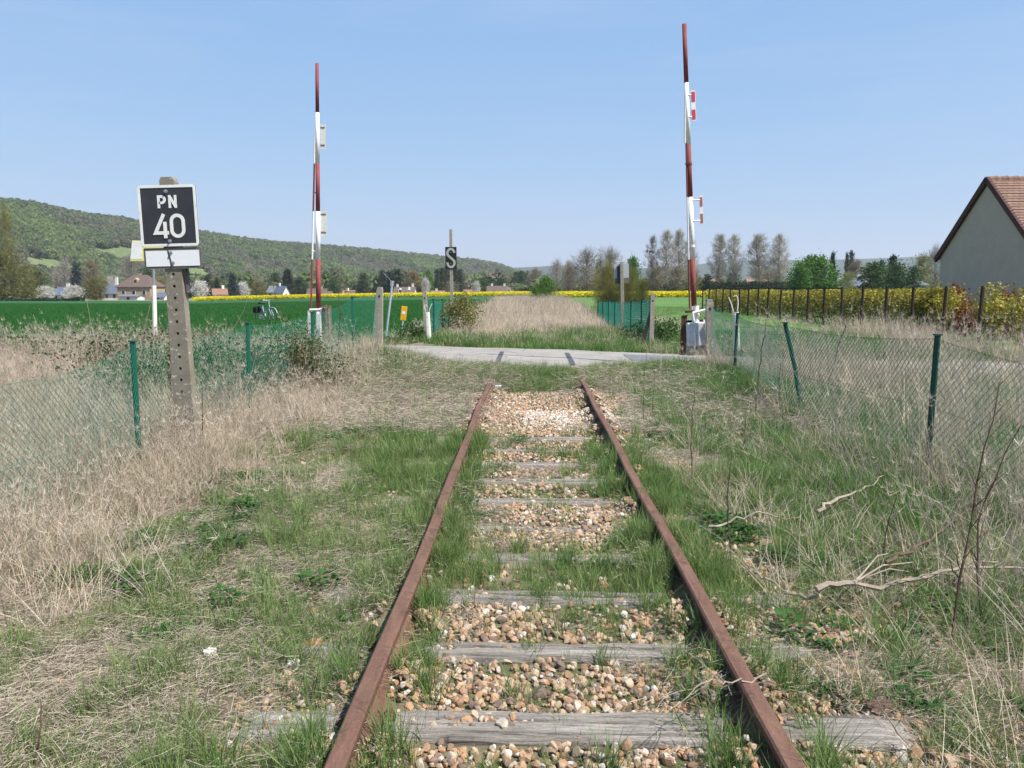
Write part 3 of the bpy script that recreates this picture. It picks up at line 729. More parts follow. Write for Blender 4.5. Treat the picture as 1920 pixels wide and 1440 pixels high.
# rotten wooden stump by the left barrier
p = P(613.5, 640, 18.9)
t = thing('wooden_post', 'splintered brown timber post beside the foot of the left barrier', 'post', p)
mb = MB(); rr = np.random.default_rng(5)
for i in range(9):
    a = i * .7; h = .72 + .16 * rr.random(); mb.box((.075 * math.cos(a), .07 * math.sin(a), h / 2), (.075, .07, h), (0, .03 * (rr.random() - .5), a), .75)
mb.build('timber', M['rottenwood'], t)

# ------------------------------------------------------------------ concrete posts, bollards, markers
def conc_post(px, y0, y1, d, w0, w1, name, label, strut=None, m='concrete', skew=0):
    base, top = P(px[0], y0, d), P(px[1], y1, d); base = base + (base - top) * .12; L, rot = leaning(base, top)
    t = thing(name, label, 'post', base, rot, 'concrete gate posts at the lane')
    mb = MB(); dp = .12
    for a, b, wa, wb in ((0, L * .95, w0, w1), (L * .95, L, w1, w1 * .72)):
        V = [(-wa / 2 - skew * (wa - w1), -dp / 2, a), (wa / 2 - skew * (wa - w1), -dp / 2, a), (wa / 2 - skew * (wa - w1), dp / 2, a), (-wa / 2 - skew * (wa - w1), dp / 2, a), (-wb / 2, -dp / 2, b), (wb / 2, -dp / 2, b), (wb / 2, dp / 2, b), (-wb / 2, dp / 2, b)]
        mb.add(V, [(0, 1, 5, 4), (1, 2, 6, 5), (2, 3, 7, 6), (3, 0, 4, 7), (4, 5, 6, 7)])
    o = mb.build('shaft', M[m], t, fixn=False)
    mb = MB(); mb.box((0, -dp / 2 - .001, L * .86), (.035, .008, .05)); mb.build('socket', M['rubber'], t)
    if strut:
        x, h, y = strut; mb = MB(); mb.prism([(x - .045, 0), (x + .045, 0), (.03 * np.sign(x) + .04, h), (.03 * np.sign(x) - .04, h)], y, y + .09); mb.build('strut', M['darkwood'] if abs(x) > .1 and y < .1 else M[m], t)
    return base
conc_post((709, 712.5), 650, 538, 17.6, .245, .125, 'concrete_post', 'tapering concrete post ending the left green fence before the lane', skew=.18)
conc_post((800, 796), 637, 544, 24.2, .15, .115, 'concrete_post', 'slender concrete post behind the torn white bollard beyond the lane')
conc_post((1221, 1224), 640, 550, 22.6, .125, .118, 'concrete_post', 'concrete post ending the right green fence beyond the lane', strut=(-.26, 1.0, -.04))
conc_post((1331, 1330), 675, 561, 15.6, .14, .13, 'concrete_post', 'concrete post beside the right barrier, where the near green fence starts', strut=(.22, .92, .1))

def torn_bollard(pb, pt, d, wpx, tails, label):
    base, top = P(*pb, d), P(*pt, d); base = base + (base - top) * .06; L, rot = leaning(base, top)
    t = thing('marker_post', label, 'marker post', base, rot, 'torn white plastic marker posts')
    w_ = wpx * d / F; mb = MB()
    V = []; prof = [(-.5, .25), (-.5, -.3), (-.25, -.5), (.25, -.5), (.5, -.3), (.5, .25), (0, .35)]
    zs = np.linspace(0, L, 8); n = len(prof)
    for z in zs: V += [(a * w_ * (1.05 - .15 * z / L), b * w_, z + (.05 * (1 - abs(a)) * -1.4 if z == L else 0)) for a, b in prof]
    mb.add(V, [(i * n + j, i * n + (j + 1) % n, (i + 1) * n + (j + 1) % n, (i + 1) * n + j) for i in range(len(zs) - 1) for j in range(n)])
    mb.build('body', M['cream'], t, smooth=False)
    for pts in tails:
        mb = MB(); q = np.array([(x * w_, .02 * w_ * i, L + z * w_) for i, (x, z) in enumerate(pts)]); m_ = len(q)
        V = np.concatenate([q + np.array([-.07 * w_, -.05 * w_, 0]), q + np.array([.07 * w_, -.05 * w_, 0]), q + np.array([.07 * w_, .05 * w_, 0]), q + np.array([-.07 * w_, .05 * w_, 0])])
        f = [(a * m_ + i, b * m_ + i, b * m_ + i + 1, a * m_ + i + 1) for i in range(m_ - 1) for a, b in ((0, 1), (1, 2), (2, 3), (3, 0))] + [(0, m_, 2 * m_, 3 * m_), (m_ - 1, 2 * m_ - 1, 3 * m_ - 1, 4 * m_ - 1)]
        mb.add(V, f); mb.build('torn_strip', M['cream'], t)
    return t, L, w_
t, L, w_ = torn_bollard((804.5, 641), (801, 582), 23.6, 9, [[(-.35, -.1), (-.5, .5), (-.55, 1.0), (-.2, 1.2), (.1, .75)], [(.42, -.1), (.7, .7), (1.1, 1.35)]], 'white plastic marker post with a torn split top, beyond the lane on the left')
mb = MB(); mb.tube([(0, -.5 * w_, L * .80), (0, -.515 * w_, L * .80)], w_ * .17, 12); mb.build('badge', M['blue_grey'], t)
torn_bollard((1381, 652), (1379, 581), 17.8, 11, [[(-.35, -.3), (-.6, .9), (-1.05, 2.2)], [(.35, -.2), (.5, 1.2), (.45, 2.1), (.15, 2.5), (-.2, 2.2)]], 'white plastic marker post with curling torn strips behind the right green fence')
# yellow marker and leaning grey pole
base, top = P(755, 606, 24.6), P(758.5, 574.5, 24.6); L, rot = leaning(base, top)
t = thing('pipeline_marker', 'leaning yellow marker panel with a white label at the wheat edge', 'marker', base, rot)
mb = MB(); mb.box((0, 0, L * .58), (.175, .05, L * .84)); pl = mb.build('panel', M['yellow'], t, bevel=.008)
mb = MB(); mb.box((0, -.027, L * .62), (.105, .004, .09)); mb.build('label', M['white'], pl)
mb = MB(); mb.tube([(0, 0, -.3), (0, 0, L * .2)], .03, 8); mb.build('stake', M['blue_grey'], t)
base, top = P(726, 612, 24.4), P(736, 527, 24.4); L, rot = leaning(base, top)
t = thing('leaning_pole', 'thin blue grey pole leaning right behind the left fence end', 'pole', base, rot)
mb = MB(); mb.tube([(0, 0, -.3), (0, 0, L)], [.034, .034], 8); mb.build('shaft', M['blue_grey'], t)
mb = MB(); mb.box((.0, 0, L - .07), (.11, .05, .16)); mb.tube([(-.0, 0, L - .05), (-.14, 0, L + .08), (-.3, 0, L + .2)], .008, 5); mb.build('cap', M['steel'], t)

# ------------------------------------------------------------------ green wire fences
def wire_net(path, bot, topz, a=.04, rad=.0017, seed=0, bulge=.03, jog=0):
    """diamond mesh along a path of points (x,y); bot/topz: heights at the points"""
    path = np.asarray(path, float); s = np.concatenate([[0], np.cumsum(np.hypot(*np.diff(path, axis=0).T))])
    sag = lambda u: None
    ni = int(s[-1] / a); H = float(np.mean(np.asarray(topz) - np.asarray(bot))); nj = int(H / a)
    I, J = np.meshgrid(np.arange(ni), np.arange(nj), indexing='ij'); keep = (I + J) % 2 == 0
    i0, j0 = I[keep], J[keep]
    def pt(i, j):
        u = np.clip(i * a, 0, s[-1]); x = np.interp(u, s, path[:, 0]); y = np.interp(u, s, path[:, 1])
        seg = np.clip(np.searchsorted(s, u, 'right') - 1, 0, len(s) - 2); f = (u - s[seg]) / (s[seg + 1] - s[seg])
        tz = np.interp(u, s, topz) - .055 * 4 * f * (1 - f); bz = np.interp(u, s, bot)
        z = bz + (tz - bz) * j / nj
        off = bulge * (fbm(u * .8, z * 2, seed) - .5) * 2 * np.sin(math.pi * np.clip(j / nj, 0, 1))
        return np.stack([x + off, y + off * .3, z], -1)
    A = []; B = []
    for dj in (1,):
        for di in (1, -1):
            ok = (i0 + di >= 0) & (i0 + di < ni) & (j0 + dj <= nj)
            A.append(pt(i0[ok], j0[ok])); B.append(pt(i0[ok] + di, j0[ok] + dj))
            ok = (i0 + di >= 0) & (i0 + di < ni) & (j0 >= 1)
            A.append(pt(i0[ok], j0[ok])); B.append(pt(i0[ok] + di, j0[ok] - 1))
    # line wires: top, middle, foot
    uu = np.arange(0, ni - 1)
    for j in (nj, nj * .5, 0): A.append(pt(uu, j)); B.append(pt(uu + 1, j))
    A = np.concatenate(A); B = np.concatenate(B); t = B - A; t /= np.linalg.norm(t, axis=1)[:, None]
    u = np.cross(t, [[.3, .9, .2]]); u /= np.linalg.norm(u, axis=1)[:, None]; v = np.cross(t, u)
    Q = []
    for q in range(3):
        a0, a1 = q * 2.0944, (q + 1) * 2.0944
        o0 = rad * (math.cos(a0) * u + math.sin(a0) * v); o1 = rad * (math.cos(a1) * u + math.sin(a1) * v)
        Q.append(np.stack([A + o0, A + o1, B + o1, B + o0], 1))
    return np.concatenate(Q)
def wire_fence(posts, label, net_pts, mat_post, rad, a, pr, group=None, bulge=.03, wire='green_wire'):
    """posts: (x, y, ztop, zbot, lean x, lean y)"""
    x0, y0 = posts[0][0], posts[0][1]
    t = thing('wire_fence', label, 'fence', (0, 0, 0))
    for (x, y, zt, zb, lx, ly) in posts:
        mb = MB(); mb.tube([(x, y, zb - .25), (x + lx * .5, y + ly * .5, (zt + zb) / 2), (x + lx, y + ly, zt)], pr, 8); mb.box((x + lx, y + ly, zt + .006), (pr * 2.2, pr * 2.2, .014))
        mb.build('post', M[mat_post], t)
    pth = np.array([(p[0], p[1]) for p in net_pts]); tz = np.array([p[2] for p in net_pts]); bz = np.array([p[3] for p in net_pts])
    Q = wire_net(pth, bz, tz, a, rad, len(posts), bulge)
    me = quads_mesh('wire_mesh', Q, None, M[wire]); link(bpy.data.objects.new('wire_mesh', me), t)
    return t
tz = lambda x, y: float(terrain(x, y))
def post_at(px0, y0, px1, y1, d):
    b, tp = P(px0, y0, d), P(px1, y1, d); return (b[0], b[1], tp[2], tz(b[0], b[1]), tp[0] - b[0], 0)
# left, near
LP = [post_at(262, 880, 249, 641, 7.3), post_at(468, 750, 464, 606, 10.25), post_at(587, 660, 585, 586, 13.2), post_at(662, 640, 660.5, 557, 15.9)]
net = [(-3.55, 3.4, .86, -.2)] + [(p[0] + p[4], p[1] + .03, p[2] - .03, p[3] + .03) for p in LP] + [(P(709, 545, 17.6)[0], 17.62, P(709, 545, 17.6)[2], -.1)]
net.insert(1, (-3.58, 5.2, .90, -.2))
wire_fence(LP, 'green wire fence with bright green posts along the left side of the track', net, 'green_post', .0015, .034, .027)
# right, near (the second post leans)
RP = [post_at(1377, 705, 1383, 588, 13.3), post_at(1511, 765, 1472, 606, 10.2), post_at(1741, 825, 1758, 629, 7.1)]
e = P(1333, 572, 15.6)
net = [(e[0], 15.6, e[2], -.15)] + [(p[0] + p[4], p[1] + .03, p[2] - .03, p[3] + .03) for p in RP] + [(3.75, 4.6, .93, -.2), (3.8, 3.0, .9, -.2)]
wire_fence(RP, 'green wire fence with dark leaning posts in tall straw on the right', net, 'green_post_dark', .0020, .034, .027, wire='green_wire_dark')
# right, beyond the lane
dd = [24.3, 26.8, 29.3, 31.8, 34.4, 37.0, 39.6]; FP = []
for d in dd:
    x = 3.4 - .12; FP.append((x, d, P(1150, 564 - (d < 26) * 2, d)[2], tz(x, d), 0, 0))
e = P(1219, 554, 22.6)
net = [(e[0], 22.6, e[2] - .02, -.1)] + [(p[0], p[1], p[2] - .02, p[3]) for p in FP]
wire_fence(FP, 'green wire fence with close dark posts beyond the lane on the right', net, 'green_post_dark', .0052, .06, .035, bulge=.02)
# left, beyond the lane
FP = []
for i, d in enumerate((25.2, 27.6, 30.0, 32.4)):
    x = XA(812, 25.2) + .02 * i; FP.append((x, d, P(830, 561 + i * .5, d)[2], tz(x, d), 0, 0))
net = [(P(800, 560, 24.3)[0], 24.3, FP[0][2] + .02, -.1)] + [(p[0], p[1], p[2] - .02, p[3]) for p in FP]
wire_fence(FP, 'short green wire fence behind the torn bollard beyond the lane on the left', net, 'green_post_dark', .0048, .06, .035, bulge=.02)

# ------------------------------------------------------------------ timber post fence on the right
X0 = 12.5
pxs = [1909, 1826, 1759, 1700, 1651, 1608, 1571, 1538, 1508, 1482, 1458, 1435, 1416, 1398, 1381.5, 1365, 1351.7, 1338.7, 1325.7, 1314]
t = thing('timber_fence', 'row of dark timber posts with a top rail before the yellow hedge', 'fence')
rr = np.random.default_rng(3); dl = []
for i, px in enumerate(pxs):
    d = (X0 - CAM[0]) / ((px - 992) / F); x = X0; dl.append(d); zt = 1.55 - (2.5 + 4 * min(1, max(0, (1700 - px) / 300))) * d / F + rr.uniform(-.03, .03)
    zt = min(zt, 1.52); r = .052
    mb = MB(); b = tz(x, d); mb.tube([(x, d, b - .2), (x + rr.uniform(-.02, .02), d, (b + zt) / 2), (x + rr.uniform(-.03, .03), d, zt)], [r * 1.05, r, r * .93], 9)
    mb.build('post', M['darkwood'], t)
mb = MB(); mb.tube([(X0, d, 1.55 - 6.3 * d / F) for d in dl[6:]], .03, 6); mb.build('top_rail', M['darkwood'], t)

# ------------------------------------------------------------------ bicycle by the lane
d = 38.0; p = P(487, 603, d); p[2] = P(487, 604, d)[2]
bk = thing('bicycle', 'grey step-through bicycle standing in the green field by the lane', 'bicycle', p, (0, 0, R(-38)))
def wheel(x):
    mb = MB(); a = np.linspace(0, 2 * math.pi, 33); mb.tube([(x + .335 * math.cos(q), 0, .345 + .335 * math.sin(q)) for q in a], .020, 7, cap=False); ty = mb.build('wheel', M['rubber'], bk)
    mb = MB(); mb.tube([(x + .312 * math.cos(q), 0, .345 + .312 * math.sin(q)) for q in a], .011, 5, cap=False)
    for q in np.linspace(0, 2 * math.pi, 19)[:-1]: mb.tube([(x, .02 * (-1) ** int(q * 9), .345), (x + .31 * math.cos(q), 0, .345 + .31 * math.sin(q))], .002, 3)
    mb.tube([(x, -.04, .345), (x, .04, .345)], .022, 8); mb.build('rim', M['steel'], ty)
    mb = MB(); a = np.linspace(.3, 2.9, 14); mb.tube([(x + .375 * math.cos(q), 0, .345 + .375 * math.sin(q)) for q in a], .022, 6); mb.build('mudguard', M['silver'], bk)
wheel(0); wheel(1.08)
mb = MB()
for pts, r in (([(.42, 0, .28), (.30, 0, .72), (.28, 0, .82)], .017), ([(.42, 0, .28), (.62, 0, .34), (.86, 0, .72)], .02), ([(.36, 0, .5), (.6, 0, .5), (.88, 0, .78)], .014), ([(0, .05, .345), (.42, .03, .28)], .01), ([(0, -.05, .345), (.42, -.03, .28)], .01), ([(0, .05, .345), (.31, .02, .7)], .009), ([(0, -.05, .345), (.31, -.02, .7)], .009), ([(.84, 0, .66), (.80, 0, 1.02)], .02)):
    mb.tube(pts, r, 8)
mb.build('frame', M['silver'], bk)
mb = MB(); mb.tube([(.87, .05, .64), (1.0, .06, .45), (1.08, .05, .345)], .012, 6); mb.tube([(.87, -.05, .64), (1.0, -.06, .45), (1.08, -.05, .345)], .012, 6); mb.build('fork', M['silver'], bk)
mb = MB(); mb.tube([(.62, -.29, 1.02), (.72, -.26, 1.06), (.80, -.1, 1.05), (.81, 0, 1.04), (.80, .1, 1.05), (.72, .26, 1.06), (.62, .29, 1.02)], .014, 7); hb = mb.build('handlebar', M['steel'], bk)
for s in (-1, 1): mb = MB(); mb.tube([(.56, s * .29, 1.01), (.68, s * .275, 1.05)], .02, 7); mb.build('grip', M['rubber'], hb)
mb = MB(); mb.prism([(.04, .92), (.10, .95), (.30, .93), (.38, .90), (.34, .87), (.10, .87)], -.09, .09); mb.tube([(.28, 0, .8), (.25, 0, .88)], .014, 6); mb.build('saddle', M['rubber'], bk, bevel=.02)
mb = MB(); mb.box((-.10, 0, .73), (.46, .14, .02)); [mb.tube([(-.3 + .2, s * .06, .72), (0, s * .05, .345)], .007, 5) for s in (-1, 1)]; rk = mb.build('rack', M['rubber'], bk)
mb = MB(); [mb.box((-.12, s * .13, .58), (.32, .11, .28)) for s in (-1, 1)]; mb.build('pannier', M['rubber'], rk, bevel=.03)
mb = MB(); a = np.linspace(0, 2 * math.pi, 17); mb.tube([(.42 + .09 * math.cos(q), -.05, .28 + .09 * math.sin(q)) for q in a], .008, 5); mb.tube([(.42, -.08, .28), (.50, -.08, .14)], .01, 5); mb.box((.50, -.13, .14), (.09, .09, .02)); mb.tube([(.42, .08, .28), (.34, .08, .42)], .01, 5); mb.box((.34, .13, .42), (.09, .09, .02)); mb.build('crank', M['steel'], bk)
mb = MB(); mb.tube([(.36, .02, .28), (.30, .20, -.0)], .01, 5); mb.build('kickstand', M['steel'], bk)

# ------------------------------------------------------------------ houses
M['render_wall'] = mat_plain('grey beige render', (.45, .365, .295), (.52, .425, .345), 2, .9, .15, .003)
M['wall_white'] = mat_plain('white house wall', (.68, .66, .61), (.76, .74, .69), .6, .9, .1, .01)
M['wall_tan'] = mat_plain('tan timber wall', (.34, .25, .16), (.44, .33, .22), .8, .9, .1, .01)
M['wall_pink'] = mat_plain('pinkish wall', (.46, .34, .28), (.54, .41, .34), .8, .9, .1, .01)
def tile_mat(name, c1, c2, sc=1.0):
    a = NT(name); v = a.coord('Object'); b = a.n('TexBrick'); b.inputs['Scale'].default_value = sc
    b.inputs['Color1'].default_value = c4(c1); b.inputs['Color2'].default_value = c4(c2); b.inputs['Mortar'].default_value = c4(tuple(x * .35 for x in c1))
    b.inputs['Mortar Size'].default_value = .012; b.inputs['Brick Width'].default_value = .22; b.inputs['Row Height'].default_value = .2
    a.l(v, b.inputs['Vector']); n = a.noise(v, 1.2, 4, .7)
    col = a.mix(a.math('MULTIPLY', n, .45), b.outputs[0], tuple(x * .55 for x in c1))
    a.bump(n, .3, .02); return a.done(col, .9)
M['roof_tile'] = tile_mat('flat brown roof tiles', (.27, .165, .12), (.20, .125, .095))
M['roof_brown'] = mat_plain('brown tiled roof', (.10, .07, .058), (.155, .112, .092), 1.2, .9, .4, .05)
M['roof_red'] = mat_plain('red tiled roof', (.22, .12, .088), (.29, .165, .12), 1.2, .9, .4, .05)
M['roof_slate'] = mat_plain('blue slate roof', (.085, .105, .145), (.13, .155, .195), 1.2, .6, .3, .03)
M['roof_grey'] = mat_plain('grey sheet roof', (.13, .13, .15), (.18, .18, .20), 1.0, .6, .2, .03)
M['pane'] = mat_plain('dark window glass', (.02, .023, .028), (.04, .045, .05), 1, .15, 0, .01)
M['verge'] = mat_plain('dark verge tiles', (.075, .038, .036), (.12, .06, .055), 6, .85, .3, .01)

def house(px0, px1, py_eave, py_top, py_base, d, label, wall='wall_white', roof='roof_brown', yaw=0., depth=7., chim=((.8, 1.0),), wins=3, hip=0.0, gable_win=False, cat='house', dormers=0):
    """long side towards the camera between two pixel columns"""
    a, b = XA(px0, d), XA(px1, d); W = b - a; cx = (a + b) / 2
    zb = min(P(px0, py_base, d)[2], tz(cx, d)); ze = P(px0, py_eave, d)[2]; zt = P(px0, py_top, d)[2]
    t = thing(name := ('barn' if cat == 'barn' else 'house'), label, cat, (cx, d + depth / 2, zb), (0, 0, yaw), None)
    h, rz_ = ze - zb, zt - zb; w2, d2 = W / 2, depth / 2
    mb = MB(); hp = hip * w2
    V = [(-w2, -d2, -1), (w2, -d2, -1), (w2, d2, -1), (-w2, d2, -1), (-w2, -d2, h), (w2, -d2, h), (w2, d2, h), (-w2, d2, h)]
    Fc = [(0, 1, 5, 4), (1, 2, 6, 5), (2, 3, 7, 6), (3, 0, 4, 7)]
    if not hip: V += [(-w2, 0, rz_ - .25), (w2, 0, rz_ - .25)]; Fc += [(4, 8, 7), (5, 6, 9)]
    mb.add(V, Fc); mb.build('wall', M[wall], t)
    o = .45; hs = h - o * (rz_ - h) / d2; rw = w2 + (.3 if not hip else o); top = w2 + .3 - (hp if hip else 0)
    mb = MB()
    for th in (0, ):
        A = [(-rw, -d2 - o, hs), (rw, -d2 - o, hs), (top, 0, rz_), (-top, 0, rz_), (-rw, d2 + o, hs), (rw, d2 + o, hs)]
        B = [(x, y, z - .22) for x, y, z in A]
        mb.add(A + B, [(0, 1, 2, 3), (3, 2, 5, 4), (7, 6, 9, 8), (9, 10, 11, 8), (0, 6, 7, 1), (4, 5, 11, 10), (1, 7, 8, 2), (2, 8, 11, 5), (0, 3, 9, 6), (3, 4, 10, 9)] + ([(1, 2, 5), (0, 4, 3)] if hip else []))
    rf = mb.build('roof', M[roof], t)
    for fx, ch in chim:
        mb = MB(); mb.box((fx * w2, .3, rz_ - .2 + ch / 2), (.9, .7, ch + .8)); mb.box((fx * w2, .3, rz_ + ch + .28), (1.05, .85, .12)); mb.build('chimney', M['wall_white' if wall == 'wall_white' else wall], rf)
    for i in range(wins):
        x = -w2 + W * (i + .6) / (wins + .2); wh = min(1.25, h * .5)
        mb = MB(); mb.box((x, -d2 - .03, h * .55), (1.25, .08, wh + .2)); f = mb.build('window', M['white'], t)
        mb = MB(); mb.box((x, -d2 - .085, h * .55), (.98, .03, wh)); mb.build('pane', M['pane'], f)
    for i in range(dormers):
        x = -w2 + W * (i + .75) / (dormers + .5); zz = h + (rz_ - h) * .42
        mb = MB(); mb.prism([(x - .75, zz - .7), (x + .75, zz - .7), (x + .75, zz + .45), (x, zz + 1.1), (x - .75, zz + .45)], -d2 * .72, -d2 * .1); dm = mb.build('dormer', M[wall], rf)
        mb = MB(); mb.box((x, -d2 * .72 - .03, zz), (.8, .05, .8)); mb.build('pane', M['pane'], dm)
    if gable_win:
        mb = MB(); mb.box((0, 0, 0), (.1, .1, .1)); 
    return t
def gable_house(pxc, px_w, py_eave, py_top, py_base, d, label, wall='wall_white', roof='roof_red', depth=5, side=1):
    """gable end towards the camera, one roof slope visible"""
    a, b = XA(pxc - px_w / 2, d), XA(pxc + px_w / 2, d); W = b - a; cx = (a + b) / 2
    zb = min(P(pxc, py_base, d)[2], tz(cx, d)); h = P(pxc, py_eave, d)[2] - zb; rz_ = P(pxc, py_top, d)[2] - zb; w2 = W / 2
    t = thing('house', label, 'house', (cx, d, zb), (0, 0, R(-62) * side))
    mb = MB(); mb.prism([(-w2, -1), (w2, -1), (w2, h), (0, rz_ - .2), (-w2, h)], 0, depth); mb.build('wall', M[wall], t)
    o = .4; hs = h - o * (rz_ - h) / w2
    mb = MB(); mb.prism([(-w2 - o, hs), (0, rz_), (w2 + o, hs), (w2 + o, hs - .25), (0, rz_ - .25), (-w2 - o, hs - .25)], -.35, depth + .35); rf = mb.build('roof', M[roof], t)
    mb = MB(); mb.box((0, depth * .75, rz_ + .5), (.7, .9, 1.4)); mb.build('chimney', M[wall], rf)
    mb = MB(); mb.box((0, -.03, h * .6), (1.1, .08, 1.3)); f = mb.build('window', M['white'], t); mb = MB(); mb.box((0, -.085, h * .6), (.85, .03, 1.05)); mb.build('pane', M['pane'], f)
    return t
# the near house on the right: gable towards the track
ya, yb_, yc = 35.0, 31.5, 28.0; xg = P(1757, 488, ya)[0]; ze = P(1757, 488, ya)[2]; za = P(1845, 336, yb_)[2]
t = thing('house', 'grey beige house with bare gable and brown tiled roof on the right edge', 'house', (xg, yb_, tz(xg, yb_)))
zb = tz(xg, yb_); hw = (ya - yc) / 2; ln = 13.0; h = ze - zb; rz_ = za - zb
mb = MB(); V = [(0, -hw + .28, -.6), (0, hw - .28, -.6), (0, hw - .28, h + .12), (0, 0, rz_ - .16), (0, -hw + .28, h + .12)]; V += [(ln, y, z) for _, y, z in V]
mb.add(V, [(0, 1, 2, 3, 4), (9, 8, 7, 6, 5)] + [(i, i + 5, (i + 1) % 5 + 5, (i + 1) % 5) for i in (0, 1, 4)]); mb.build('wall', M['render_wall'], t)
sl_ = math.hypot(hw, rz_ - h); nrow = 27
for s in (-1, 1):
    mb = MB(); un = np.array([0, -s * hw, (rz_ - h)]) / sl_; nrm = np.array([0, s * (rz_ - h), hw]) / sl_
    e0 = np.array([0, s * hw, h])
    for i in range(nrow):
        f0, f1 = i / nrow * sl_, (i + 1.12) / nrow * sl_
        a, b = e0 + un * f0 + nrm * .055, e0 + un * min(f1, sl_) + nrm * .03
        c, e_ = e0 + un * f0 + nrm * .02, e0 + un * min(f1, sl_)
        V = []
        for x in (-.02, ln): V += [a + [x, 0, 0], b + [x, 0, 0], e_ + [x, 0, 0], c + [x, 0, 0]]
        mb.add(V, [(0, 4, 5, 1), (1, 5, 6, 2), (2, 6, 7, 3), (3, 7, 4, 0), (0, 1, 2, 3), (7, 6, 5, 4)])
    rf = mb.build('roof', M['roof_tile'], t)
    mb = MB(); r2 = np.random.default_rng(2)
    for i in range(nrow):
        f = (i + .55) / nrow * sl_; c = e0 + un * f + nrm * .0
        mb.box(c + np.array([-.07, 0, 0]), (.11, sl_ / nrow * 1.12, .21), (math.atan2(-s * (rz_ - h), hw) * 1 + s * .09, 0, 0))
    mb.build('verge', M['verge'], rf)
mb = MB()
for i in range(34): mb.tube([(-.1 + i * .385, 0, rz_ - .01), (.32 + i * .385, 0, rz_ + .015)], [.10, .125], 9)
mb.build('ridge_tiles', M['roof_tile'], rf)

house(219, 281, 536, 515, 563, 270, 'brown hipped chalet with tan upper floor and dormer, left of the holed sign post', 'wall_tan', 'roof_brown', depth=11, chim=((-.1, .3),), wins=3, hip=.62, dormers=1)
house(222, 256, 555, 552, 565, 262, 'low white garage block in front of the brown chalet', 'wall_white', 'roof_grey', depth=5, chim=(), wins=1)
house(284, 306, 556, 548, 563, 268, 'small grey roofed shed right of the brown chalet', 'wall_white', 'roof_slate', depth=5, chim=(), wins=1)
house(96, 122, 552, 538, 562, 250, 'low white house with blue slate roof between two white blossoming trees', 'wall_white', 'roof_slate', depth=8, chim=((.3, .9),), wins=2)
house(190, 222, 549, 534, 561, 285, 'grey roofed house with tall white chimney, left of the brown chalet', 'wall_white', 'roof_slate', depth=8, chim=((.1, 2.6),), wins=2)
gable_house(398, 16, 550, 541, 560, 300, 'small white gabled house by the dark conifers right of the sign post', 'wall_white', 'roof_red')
house(500, 530, 547, 536, 560, 340, 'white house with pale grey roof left of the left barrier', 'wall_white', 'roof_grey', depth=8, chim=((.2, .8),), wins=3)
gable_house(536, 17, 548, 536, 560, 338, 'tall white gable end next to the pale grey roof', 'wall_white', 'roof_slate', side=-1)
house(574, 608, 552, 541, 560, 350, 'brownish roofed house directly behind the left barrier pole', 'wall_pink', 'roof_brown', depth=8, chim=((.4, .6),), wins=3)
house(606, 618, 552, 546, 560, 345, 'narrow white house just right of the left barrier pole', 'wall_white', 'roof_brown', depth=7, chim=(), wins=1)
house(640, 661, 552, 544, 560, 352, 'red roofed house with white gable right of the left barrier', 'wall_white', 'roof_red', depth=8, chim=(), wins=2)
gable_house(664, 9, 552, 545, 560, 350, 'white gabled annex at the end of the red roof', 'wall_white', 'roof_red', side=-1)
house(737, 776, 550, 538, 560, 365, 'large brown roofed white house with two chimneys behind the leaning pole', 'wall_white', 'roof_brown', depth=9, chim=((-.75, 1.0), (.75, 1.2)), wins=4, dormers=2)
gable_house(752, 10, 549, 543, 560, 359, 'white gabled wing before the brown roof with two chimneys', 'wall_white', 'roof_brown')
house(808, 832, 552, 545, 560, 380, 'white house with pinkish roof behind the torn bollard', 'wall_white', 'roof_red', depth=8, chim=((-.3, .7),), wins=2)
house(869, 895, 551, 543, 558, 390, 'low pale house just right of the whistle sign', 'wall_white', 'roof_red', depth=8, chim=(), wins=2)
house(913, 956, 548, 536, 557, 360, 'broad white house with brown roof at the right end of the village', 'wall_white', 'roof_brown', depth=9, chim=((-.6, .8), (.5, .8)), wins=4)
house(1312, 1350, 529, 521, 541, 330, 'long tan roof seen between the right barrier and bare poplars', 'wall_pink', 'roof_red', depth=9, chim=(), wins=3)
house(1404, 1446, 531, 522, 541, 330, 'reddish roofed house below the paired bare poplars', 'wall_pink', 'roof_red', depth=9, chim=((.3, .7),), wins=3)
house(1466, 1484, 534, 528, 541, 300, 'small white house left of the bright green round tree', 'wall_white', 'roof_slate', depth=6, chim=(), wins=1)
house(1596, 1632, 535, 521, 543, 230, 'blue slate roofed house right of the bright green round tree', 'wall_white', 'roof_slate', depth=8, chim=((.4, .8),), wins=3)
gable_house(1622, 24, 537, 527, 543, 226, 'pinkish gabled house before the blue slate roof', 'wall_pink', 'roof_red')
house(1704, 1738, 533, 524, 545, 150, 'grey sheet roofed barn left of the big gable', 'wall_pink', 'roof_grey', depth=8, chim=(), wins=1, cat='barn')

# ------------------------------------------------------------------ trees: one of each kind, then copies
def unit(n, r):
    v = r.normal(size=(n, 3)); return v / np.linalg.norm(v, axis=1)[:, None]
def leaf_quads(C, size, r, up=.0, asp=.6):
    n = len(C); a = unit(n, r); b = np.cross(a, unit(n, r)); b /= np.linalg.norm(b, axis=1)[:, None] + 1e-9
    if up: a[:, 2] += up; a /= np.linalg.norm(a, axis=1)[:, None]
    s = size * r.uniform(.6, 1.3, n)[:, None]
    return np.stack([C - a * s * .5, C + b * s * asp * .5, C + a * s * .5, C - b * s * asp * .5], 1)
def twig_tris(C, D, ln, wd, r):
    n = len(C); L = ln * r.uniform(.5, 1.2, n)[:, None]; s = np.cross(D, unit(n, r)); s /= np.linalg.norm(s, axis=1)[:, None] + 1e-9
    return np.stack([C - s * wd / 2, C + s * wd / 2, C + D * L + s * wd * .2, C + D * L - s * wd * .2], 1)
